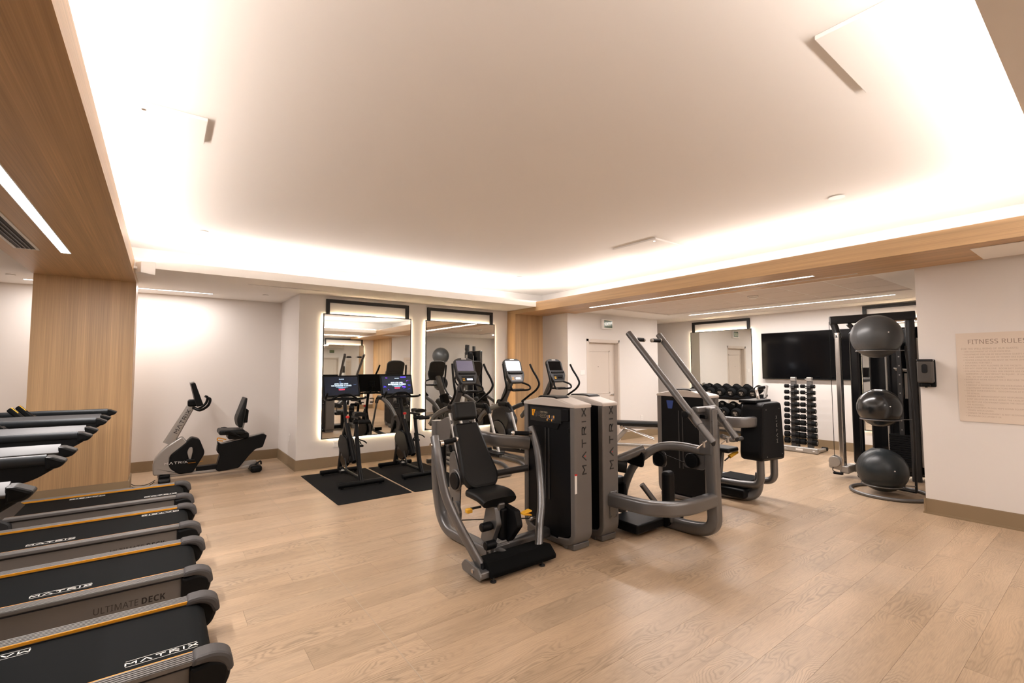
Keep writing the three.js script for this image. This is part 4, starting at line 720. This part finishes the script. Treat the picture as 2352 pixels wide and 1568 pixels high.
  const fp = wp(t, 'foot_plate', slabZY([[-3.20, .095], [-3.0, .125], [-2.925, .06], [-2.93, .025], [-3.18, .03]], .645, .01, .006).translate(xc + .04, 0, 0), M.blackMatte, t);
  wp(t, 'plate_bracket', [slabZY([[-3.20, .03], [-2.95, .025], [-2.945, .06], [-2.99, .105], [-3.17, .12], [-3.22, .07]], .016, .015, .003).translate(xc - .365, 0, 0), rb(.10, .05, .24, .01, xc - .32, .05, -3.08), slabZY([[-3.18, .035], [-2.95, .025], [-3.0, .10], [-3.16, .115]], .016, .015, .003).translate(xc + .345, 0, 0)], M.steel, fp);
  wp(t, 'plate_bolt', [bolt(xc - .375, .07, -3.05, 'x', .016)], M.chrome, fp);
  wp(t, 'levelling_foot', [[-.265, -2.935], [.215, -2.935]].map(([a, z]) => [cyl(.024, .008, 'y', xc + a, .004, z), cyl(.008, .03, 'y', xc + a, .018, z)]), M.steelDark, fp);
}
{ // lat pulldown
  const xc = 4.12, t = thing('lat_pulldown_machine', 'lat pulldown machine with two long raised grey arms', 'gym machine', [xc, 0, -2.9]);
  tower(t, 3.257, 3.468, -3.66, -2.95, 1);
  const up = wp(t, 'upright', sweep(filleted([[xc, 1.20, -2.40], [xc, .10, -2.37], [xc, .055, -2.62], [xc, .055, -3.2]], .24, 12), oval(.052, .058, 22, 4), { up: V3(0, 0, 1) }), M.steel, t);
  wp(t, 'top_bar', [beam([[xc - .18, 1.20, -2.44], [xc + .14, 1.20, -2.44]], .035, .03), rb(.11, .44, .13, .015, xc, 1.0, -2.42), ...[[-.04, 1.10], [.04, 1.10], [-.04, .86], [.04, .86], [-.04, .78], [.04, .78]].map(([a, y]) => bolt(xc + a, y, -2.352))], M.steel, up);
  wp(t, 'stop_block', [rb(.05, .035, .06, .008, xc - .10, 1.14, -2.40), rb(.05, .035, .06, .008, xc + .09, 1.14, -2.40)], M.blackSoft, up);
  wp(t, 'curved_beam', sweep(filleted([[3.36, .38, -2.96], [3.42, .38, -2.50], [3.66, .375, -2.38], [4.09, .38, -2.37]], .2, 10), oval(.05, .062, 22, 4)), M.steel, t);
  wp(t, 'mounting_plate', [rb(.10, .24, .014, .006, 3.385, .33, -2.944), ...[[3.35, .43], [3.42, .43], [3.35, .23], [3.42, .23], [3.35, .33]].map(([a, y]) => bolt(a, y, -2.936))], M.steel, t);
  for (const s of [-1, 1]) {
    const T = V3(xc + s * .257, 1.955, -3.125), B = V3(xc + s * .204, .93, -2.255);
    const arm = wp(t, 'lat_arm', sweep([T, B], circ(.033, 18)), M.steel, t);
    const h = T.clone().lerp(B, .055);
    wp(t, 'lat_grip', cyl(.021, .12, 'x', h.x - s * .11, h.y - .012, h.z), M.blackSoft, arm);
    wp(t, 'grip_end', [ball(.021, h.x - s * .185, h.y - .014, h.z), cyl(.024, .02, 'x', h.x - s * .045, h.y - .011, h.z)], M.silver, arm);
    const k = T.clone().lerp(B, .77);
    wp(t, 'arm_joint', [sweep([T.clone().lerp(B, .74), T.clone().lerp(B, .86)], circ(.04, 18)), cyl(.033, .12, 'x', k.x - s * .03, k.y, k.z)], M.steel, arm);
    wp(t, 'joint_cap', [roll(.034, .02, 'x', k.x + (s < 0 ? -.095 : .06), k.y, k.z, .006), cyl(.030, .006, 'z', B.x, B.y, B.z + .004)], M.blackSoft, arm);
    wp(t, 'arm_cable', [curve([[B.x - .01, B.y + .03, B.z - .03], [B.x - .06, B.y - .06, B.z - .12]], .006, 6, 8), cyl(.013, .05, 'y', B.x - .03, B.y - .02, B.z - .07)], M.chrome, arm);
  }
  // thigh holder, seat and stem
  wp(t, 'mid_beam', sweep(filleted([[xc + .02, .80, -2.42], [xc - .04, .83, -2.72], [xc - .10, .80, -2.92], [xc - .24, .62, -3.10], [xc - .26, .35, -3.22], [xc - .24, .1, -3.26]], .12, 8), oval(.036, .042, 20, 3)), M.steel, t);
  wp(t, 'stem_brace', sweep([V3(xc - .22, .42, -3.02), V3(xc - .02, .08, -2.86)], circ(.028)), M.steel, t);
  wp(t, 'selector_plate', [slabZY([[-3.16, .62], [-2.96, .60], [-2.94, .72], [-3.02, .80], [-3.14, .74]], .02, .03, .004).translate(xc - .27, 0, 0)], M.blackSoft, t);
  wp(t, 'thigh_tube', [sweep([V3(xc - .46, .64, -3.20), V3(xc - .22, .78, -2.98)], circ(.045, 16))], M.steel, t);
  wp(t, 'thigh_roller', [sweep([V3(xc - .62, .66, -3.34), V3(xc - .36, .60, -3.10)], oval(.062, .062, 20), { scale: s => 1 })], M.pad, t);
  wp(t, 'seat_cushion', rb(.34, .08, .32, .03, xc - .42, .44, -3.36), M.pad, t);
  wp(t, 'seat_stem', [rb(.07, .36, .10, .01, xc - .36, .22, -3.34), rb(.05, .24, .14, .02, xc - .28, .30, -3.24)], M.blackSoft, t);
  wp(t, 'lower_tray', [rb(.42, .09, .36, .02, xc - .32, .075, -3.02)], M.blackSoft, t);
  wp(t, 'pulley', [roll(.07, .04, 'x', xc - .11, .68, -2.88, .008), roll(.07, .04, 'x', xc - .02, .70, -2.58, .008), roll(.065, .04, 'x', xc - .07, .085, -2.86, .008), roll(.05, .03, 'x', xc + .07, .11, -2.80, .006)], M.blackSoft, t);
  wp(t, 'pulley_cheek', [slabZY([[-2.98, .60], [-2.82, .60], [-2.82, .76], [-2.98, .76]], .012, .05, .003).translate(xc - .085, 0, 0), slabZY([[-2.70, .62], [-2.46, .62], [-2.46, .78], [-2.66, .76]], .012, .05, .003).translate(xc + .01, 0, 0), rb(.12, .06, .16, .01, xc - .02, .10, -2.86)], M.steel, t);
  wp(t, 'cable_guard', rb(.14, .42, .09, .04, xc + .02, .34, -2.88), M.blackSoft, t);
  wp(t, 'cable', curve([[xc - .1, .74, -2.88], [xc - .03, .66, -2.60]], .005, 4, 8), M.black, t); wp(t, 'cable', curve([[xc + .02, .10, -2.84], [xc + .02, .30, -2.86]], .005, 4, 8), M.black, t);
}
{ // platform machine at the far end
  const t = thing('platform_machine', 'standing machine with a black shroud over its stack and a tread platform', 'gym machine', [5.6, 0, -2.9]);
  tower(t, 5.03, 5.28, -3.64, -2.95, -1, { emblem: true });
  const sh = wp(t, 'stack_shroud', (() => {
    // tapered box: bottom wider than top, leaning a little
    const pts = [[-.275, -.33], [.275, -.36], [.30, -.30], [.245, .30], [.20, .335], [-.19, .335], [-.245, .29], [-.30, -.26]];
    return slab(pts, .26, .04, .03).translate(5.78, .845, -2.70);
  })(), M.blackSoft, t);
  wp(t, 'shroud_top', rb(.40, .035, .20, .012, 5.75, 1.19, -2.76), M.blackSoft, sh);
  { const L = strokeWord('MATRIX', .034, { gap: .8, w: .15, wide: 1.1, depth: .002 }); wp(t, 'shroud_lettering', L.g.clone().rotateZ(R(92)).translate(5.87, .86, -2.569), M.silver, sh); }
  wp(t, 'shroud_screws', [[5.61, 1.10], [5.94, 1.10], [5.61, .56], [5.99, .56]].map(([a, y]) => bolt(a, y, -2.572, 'z', .006)), M.silver, sh);
  wp(t, 'beam', sweep(filleted([[5.26, .96, -2.97], [5.36, .955, -2.72], [5.62, .965, -2.64], [5.66, .965, -2.70]], .12, 8), oval(.04, .062, 22, 4)), M.steel, t);
  for (const dx of [-.16, .18]) wp(t, 'platform_tube', sweep(filleted([[5.79 + dx, .60, -2.66], [5.79 + dx, .22, -2.66], [5.79 + dx, .19, -2.86], [5.79 + dx - .06, .19, -3.30]], .15, 10), circ(.042, 18)), M.steel, t);
  wp(t, 'base_loop', sweep(filleted([[5.70, .34, -2.70], [5.68, .055, -2.74], [5.60, .05, -3.0], [5.50, .05, -3.5]], .2, 10), oval(.045, .05, 20, 3), { up: V3(0, 0, 1) }), M.steel, t);
  wp(t, 'lower_cover', rb(.34, .11, .62, .03, 5.70, .09, -3.12), M.blackSoft, t);
  wp(t, 'tread_plate', rb(.36, .02, .42, .008, 5.83, .225, -3.02), M.rubber, t);
  wp(t, 'top_handle', [sweep(smooth([[5.78, 1.15, -2.72], [5.78, 1.27, -2.74], [5.80, 1.32, -2.76], [5.86, 1.335, -2.78]], 16), circ(.018, 12))], M.chrome, t);
  wp(t, 'handle_grip', [sweep([V3(5.86, 1.335, -2.78), V3(6.0, 1.345, -2.76)], circ(.02, 12))], M.blackSoft, t);
  wp(t, 'seat_cushion', rb(.24, .06, .26, .025, 5.42, .62, -2.99), M.pad, t);
  wp(t, 'seat_stem', [rot(rb(.05, .34, .05, .01), 0, 0, R(-12)).translate(5.40, .44, -3.02)], M.steel, t);
  wp(t, 'adjust_handle', sweep([V3(5.44, .53, -2.93), V3(5.56, .58, -2.90)], circ(.022, 12)), M.yellow, t);
  wp(t, 'adjust_rod', sweep([V3(5.37, .49, -2.95), V3(5.44, .53, -2.93)], circ(.008, 10)), M.steelDark, t);
  wp(t, 'side_lever', [sweep(filleted([[5.22, .80, -2.90], [5.36, .74, -2.85], [5.50, .76, -2.80]], .05), circ(.025, 12))], M.steel, t);
  wp(t, 'lever_roller', roll(.035, .09, 'x', 5.57, .755, -2.80, .01), M.blackSoft, t);
}
// ---------------------------------------------------------------- free weights
const plateTex = (txt) => canvasTex(128, 128, (c) => { c.fillStyle = '#131313'; c.fillRect(0, 0, 128, 128); c.fillStyle = '#d8d2c8'; c.textAlign = 'center'; c.font = 'bold 52px sans-serif'; c.fillText('XULT', 64, 60, 92); c.font = 'bold 40px sans-serif'; c.fillText(txt, 64, 104); });
const headTex = ['25', '30', '35', '40', '45', '50'].map(plateTex);
// dumbbell lying along z (handle along z), centre at origin
function dumbbell(label, R0, L, group, texI = 0) {
  const t = thing('dumbbell', label, 'dumbbell', [0, 0, 0], 0, group);
  part('handle', cyl(.016, L, 'z', 0, 0, 0, 16), M.chrome, t);
  for (const s of [-1, 1]) { const h = part('head', roll(R0, L * .34, 'z', 0, 0, s * L * .33, .014, 28), M.rubber, t); part('head_face', (s > 0 ? at(new THREE.CircleGeometry(R0 * .62, 24), 0, 0, L * .5 + .001) : rot(new THREE.CircleGeometry(R0 * .62, 24), 0, Math.PI).translate(0, 0, -L * .5 - .001)), print(headTex[texI]), h); }
  return t;
}
{ // two-tier rack under the mirror; runs along z, front faces -x
  const x = 10.02, t = thing('dumbbell_rack', 'long two-tier black dumbbell rack below the niche mirror', 'rack', [x, 0, -5.45]);
  const za = -.86, zb = .80;
  for (const z of [za, zb]) part('rack_leg', [sweep([V3(-.22, .04, z), V3(.20, 1.20, z)], oval(.05, .025), { up: V3(0, 0, 1) }), rb(.60, .06, .07, .015, -.02, .03, z)], M.silver, t);
  for (const [y, dx] of [[.97, .03], [.53, -.07]]) { const s = part('shelf', [rot(rb(.07, .014, 1.66, .004), 0, 0, R(18)).translate(dx - .12, y - .045, 0), rot(rb(.07, .014, 1.66, .004), 0, 0, R(18)).translate(dx + .12, y + .03, 0), rot(rb(.32, .012, 1.66, .004), 0, 0, R(18)).translate(dx, y - .03, 0), rot(rb(.02, .05, 1.66, .004), 0, 0, R(18)).translate(dx - .165, y - .045, 0)], M.blackSoft, t); }
  part('rack_stretcher', rb(.05, .05, 1.68, .01, -.08, .2, 0), M.steelDark, t);
  let first = true; const protos = [];
  for (let i = 0; i < 6; i++) { protos.push(null); }
  const top = [[.66, 5], [.42, 4], [.18, 3], [-.06, 2], [-.30, 1], [-.53, 0], [-.725, 0]], low = [[.60, 5], [.33, 5], [.06, 4], [-.20, 4], [-.47, 3], [-.73, 3]];
  let n = 0;
  for (const [row, y, dx, words] of [[top, 1.078, .03, 'upper'], [low, .652, -.07, 'lower']]) row.forEach(([z, ti], i) => {
    const r = words === 'upper' ? .09 : .10, L = .34; const ord = ['first', 'second', 'third', 'fourth', 'fifth', 'sixth', 'seventh'][i];
    const d = dumbbell(`round dumbbell on the ${words} shelf of the long rack, ${ord} from the television`, r, L, 'dumbbells on the two-tier rack', ti);
    d.position.set(x + dx, y, -5.45 + z); d.rotation.order = 'ZYX'; d.rotation.set(0, -Math.PI / 2, R(18));
    // a partner behind is the same pair's second bell, turned slightly
  });
}
{ // two upright dumbbell trees on one base
  const t = thing('dumbbell_tree', 'silver based twin upright rack for small dumbbells below the television', 'rack', [9.72, 0, -3.80]);
  part('base', [rb(.07, .10, .62, .02, -.12, .055, 0), rb(.56, .06, .07, .02, .12, .035, -.24), rb(.56, .06, .07, .02, .12, .035, .24)], M.silver, t);
  part('brand_plate', bx(-.157, -.155, .04, .075, -.06, .06), M.inkWhite, t);
  part('rear_foot', [roll(.035, .10, 'z', .36, .045, -.24, .01), roll(.035, .10, 'z', .36, .045, .24, .01)], M.blackSoft, t);
  for (const z of [-.14, .14]) { const p = part('post', slab([[-.045, .06], [.05, .06], [.085, 1.36], [.02, 1.36]], .085, .01, .004).translate(0, 0, z), M.midGrey, t); part('post_cap', rb(.075, .08, .09, .012, .05, 1.36, z), M.silver, p); for (let k = 0; k < 10; k++) { const y = .20 + k * .1145; part('cradle', [rb(.10, .012, .07, .004, -.055 + y * .022, y - .035, z)], M.blackSoft, p); } }
  const mk = (r, L) => { const d = thing('small_dumbbell', 'x', 'dumbbell', [0, 0, 0], 0, 'small dumbbells on the twin upright rack'); part('handle', cyl(.013, L, 'z', 0, 0, 0, 12), M.steelDark, d); for (const s of [-1, 1]) { const h = part('head', roll(r, L * .30, 'z', 0, 0, s * L * .35, .008, 20), M.rubber, d); part('head_number', s > 0 ? at(new THREE.CircleGeometry(r * .6, 16), 0, 0, L * .5 + .001) : rot(new THREE.CircleGeometry(r * .6, 16), 0, Math.PI).translate(0, 0, -L * .5 - .001), print(headTex[1]), h); } return d; };
  const lv = ['lowest', 'second', 'third', 'fourth', 'fifth', 'sixth', 'seventh', 'eighth', 'ninth', 'topmost'];
  for (const [z, post] of [[-.14, 'door side'], [.14, 'cable machine side']]) for (let k = 0; k < 10; k++) {
    const y = .20 + k * .1145, r = .057 - k * .0024, L = .272 - k * .003;
    const d = mk(r, L); d.position.set(9.72 - .075 + y * .022, y, -3.80 + z); d.userData.label = `small dumbbell on the ${post} post, ${lv[k]} rung${k && k < 9 ? ' from the base' : ''}`;
  }
}
{ // flat bench by the door wall
  const t = thing('weight_bench', 'adjustable grey and black bench near the door', 'bench', [7.55, 0, -5.85], R(35));
  part('bench_pad', rb(.30, .07, .95, .03, 0, .50, 0), M.pad, t);
  part('seat_pad', rb(.30, .07, .32, .03, 0, .49, .68), M.pad, t);
  part('bench_frame', [beam([[0, .42, -.4], [0, .42, .75]], .035, .03), beam([[-.24, .05, -.55], [.24, .05, -.55]], .035, .03), beam([[-.3, .05, .7], [.3, .05, .7]], .035, .03), sweep([V3(0, .06, -.55), V3(0, .40, -.25)], oval(.035, .045)), sweep([V3(0, .06, .7), V3(0, .40, .45)], oval(.035, .045)), beam([[0, .07, -.55], [0, .07, .7]], .03, .03)], M.silver, t);
  part('adjust_tube', [cyl(.03, .34, 'x', 0, .42, -.35), sweep([V3(.08, .42, -.35), V3(.08, .2, .25)], circ(.016)), sweep([V3(-.08, .42, -.35), V3(-.08, .2, .25)], circ(.016))], M.chrome, t);
  part('bench_wheel', [roll(.04, .03, 'x', .22, .045, -.60, .008), roll(.04, .03, 'x', -.22, .045, -.60, .008)], M.blackSoft, t);
}
{ // cable machine behind the sign wall
  const t = thing('cable_machine', 'tall cable machine with a chrome column and black shrouded stacks', 'gym machine', [8.3, 0, -1.9]);
  const col = wp(t, 'guide_column', [rb(.085, 2.0, .06, .012, 7.94, 1.10, -2.58)], M.chrome, t);
  wp(t, 'column_edge', rb(.02, 2.0, .064, .006, 7.99, 1.10, -2.58), M.blackSoft, col);
  wp(t, 'column_foot', [rb(.26, .11, .12, .02, 8.02, .12, -2.55), rb(.05, .12, .10, .02, 8.16, .12, -2.53)], M.silver, t);
  wp(t, 'low_pulley', [roll(.075, .03, 'x', 7.87, .22, -2.66, .006), slabZY([[-2.74, .12], [-2.58, .10], [-2.57, .28], [-2.66, .33], [-2.74, .26]], .012, .03, .003).translate(7.89, 0, 0)], M.silver, t);
  wp(t, 'pull_strap', [rb(.05, .035, .12, .012, 7.87, .06, -2.62), curve([[7.86, .14, -2.68], [7.86, .09, -2.68], [7.87, .07, -2.64]], .006)], M.blackSoft, t);
  wp(t, 'cable', [sweep([V3(7.87, 2.26, -2.66), V3(7.875, .30, -2.66)], circ(.004, 8))], M.black, t);
  wp(t, 'top_boom', [sweep([V3(7.90, 2.28, -2.66), V3(8.42, 2.32, -1.80)], oval(.045, .06, 20, 4)), sweep(filleted([[7.94, 2.02, -2.58], [7.95, 2.14, -2.60], [7.94, 2.24, -2.63]], .05), oval(.045, .04)), sweep([V3(8.0, 2.22, -2.46), V3(8.16, 1.98, -2.30)], oval(.035, .03))], M.steelDark, t);
  wp(t, 'end_post', [cyl(.055, 2.36, 'y', 8.44, 1.18, -1.86, 22)], M.steelDark, t);
  wp(t, 'post_cap', roll(.058, .02, 'y', 8.44, 2.365, -1.86, .006), M.blackSoft, t);
  wp(t, 'stack_shroud', [rb(.13, 1.92, .12, .03, 8.17, 1.15, -2.44), rb(.12, 2.1, .96, .03, 8.64, 1.12, -1.92)], M.blackGloss, t);
  wp(t, 'weight_plates', Array.from({ length: 14 }, (_, k) => rb(.16, .028, .34, .004, 8.50, .20 + k * .032, -1.98)), M.blackSoft, t);
  wp(t, 'guide_rod', [cyl(.014, 1.8, 'y', 8.48, 1.1, -2.16), cyl(.014, 1.8, 'y', 8.48, 1.1, -1.80)], M.silver, t);
  wp(t, 'hole_rail', [rb(.05, 1.5, .06, .008, 8.46, 1.2, -2.0)], M.darkGrey, t);
  wp(t, 'rail_hole', [...Array(9).keys()].map(k => cyl(.009, .004, 'x', 8.434, .7 + k * .13, -2.0, 10)), M.silver, t);
  wp(t, 'base_arc', [sweep(smooth([[8.20, .05, -2.45], [8.10, .30, -2.40], [8.22, .42, -2.28]], 12), oval(.02, .05)), pipe([[7.98, .05, -2.40], [8.5, .06, -2.1], [8.9, .06, -1.5]], .03, .1)], M.steelDark, t);
  wp(t, 'far_column', [rb(.085, 2.0, .06, .012, 9.1, 1.10, -1.2), cyl(.055, 2.36, 'y', 8.95, 1.18, -1.45, 22)], M.steelDark, t);
  wp(t, 'towel_sheet', [rot(bx(-.05, .05, -.004, .004, -.09, .09), R(8), 0, R(-20)).translate(8.50, 1.55, -1.98), bx(8.535, 8.545, 1.14, 1.50, -1.97, -1.80)], M.inkWhite, t).userData.label = 'white sheet clipped to the machine';
}
{ // exercise ball stand
  const bx0 = 7.34, bz0 = -1.96; const ringY = [1.80, .93, .110], rr = [.217, .202, .217];
  const t = thing('ball_stand', 'thin dark metal stand that holds three exercise balls', 'rack', [bx0, 0, bz0]);
  const ring = (r, y, tube, x = 0, z = 0) => new THREE.TorusGeometry(r, tube, 10, 56).rotateX(Math.PI / 2).translate(x, y, z);
  part('base_ring', ring(.40, .022, .02, .03, .06), M.steel, t);
  part('post', [sweep([V3(.22, .03, .28), V3(.16, 1.0, .30), V3(.14, 1.86, .26)], circ(.014, 12)), sweep([V3(.3, .03, -.2), V3(.22, .03, .28)], circ(.012, 10))], M.steelDark, t);
  ringY.forEach((y, i) => part('ball_ring', [ring(rr[i], y, .007), sweep([V3(rr[i] * .6, y, rr[i] * .8), V3(.16, y + .005, .29)], circ(.006, 8)), ...(i ? [] : [])], M.steel, t));
  const B = (name, label, r, y, m) => { const o = thing(name, label, 'exercise ball', [bx0, y, bz0], 0, 'exercise balls on the stand'); part('ball', ball(r, 0, 0, 0, 1, 1, 1, 64, 40), m, o); part('valve_plug', rot(cyl(.008, .006, 'z', 0, 0, r - .001), R(-8), R(-48)), M.inkWhite, o); return o; };
  // seams: faint moulded ribs round each ball
  const ribs = (o, r, m) => part('moulded_ribs', Array.from({ length: 9 }, (_, k) => { const a = (-32 + k * 8) * Math.PI / 180; return new THREE.TorusGeometry(r * Math.cos(a) - .0002, .0009, 6, 72).rotateY(Math.PI / 2).translate(r * Math.sin(a), 0, 0).rotateY(R(35)); }), m, o);
  const b1 = B('exercise_ball', 'large grey exercise ball at the top of the ball stand', .274, 1.985, M.ball1); ribs(b1, .274, M.ball1);
  const b2 = B('exercise_ball', 'small glossy black exercise ball in the middle of the stand', .238, 1.075, M.ball2);
  const b3 = B('exercise_ball', 'dark blue exercise ball on the lowest ring of the stand', .268, .292, M.ball3); ribs(b3, .268, M.ball3);
  const tx = canvasTex(256, 64, (c, w, h) => { c.fillStyle = '#000'; c.fillRect(0, 0, w, h); c.fillStyle = '#fff'; c.font = 'bold 46px sans-serif'; c.fillText(')( XULT', 6, 48, 240); });
  // small printed patch on the ball's skin, text running upwards
  { const g = new THREE.SphereGeometry(.2686, 16, 8, R(78), R(24), R(86), R(8)); const m = std([.85, .83, .8], .5, 0, { alphaMap: tx, transparent: true, side: THREE.DoubleSide });
    g.rotateY(Math.PI / 2 - R(90)); g.rotateZ(0); const h = new THREE.SphereGeometry(.2686, 16, 8, 0, R(24), R(86), R(8)); h.rotateY(-R(90) + R(12)); h.rotateZ(R(90)); h.rotateX(0); h.rotateY(R(-58)); part('ball_lettering', h, m, b3); }
}
renderer.render(scene, camera);
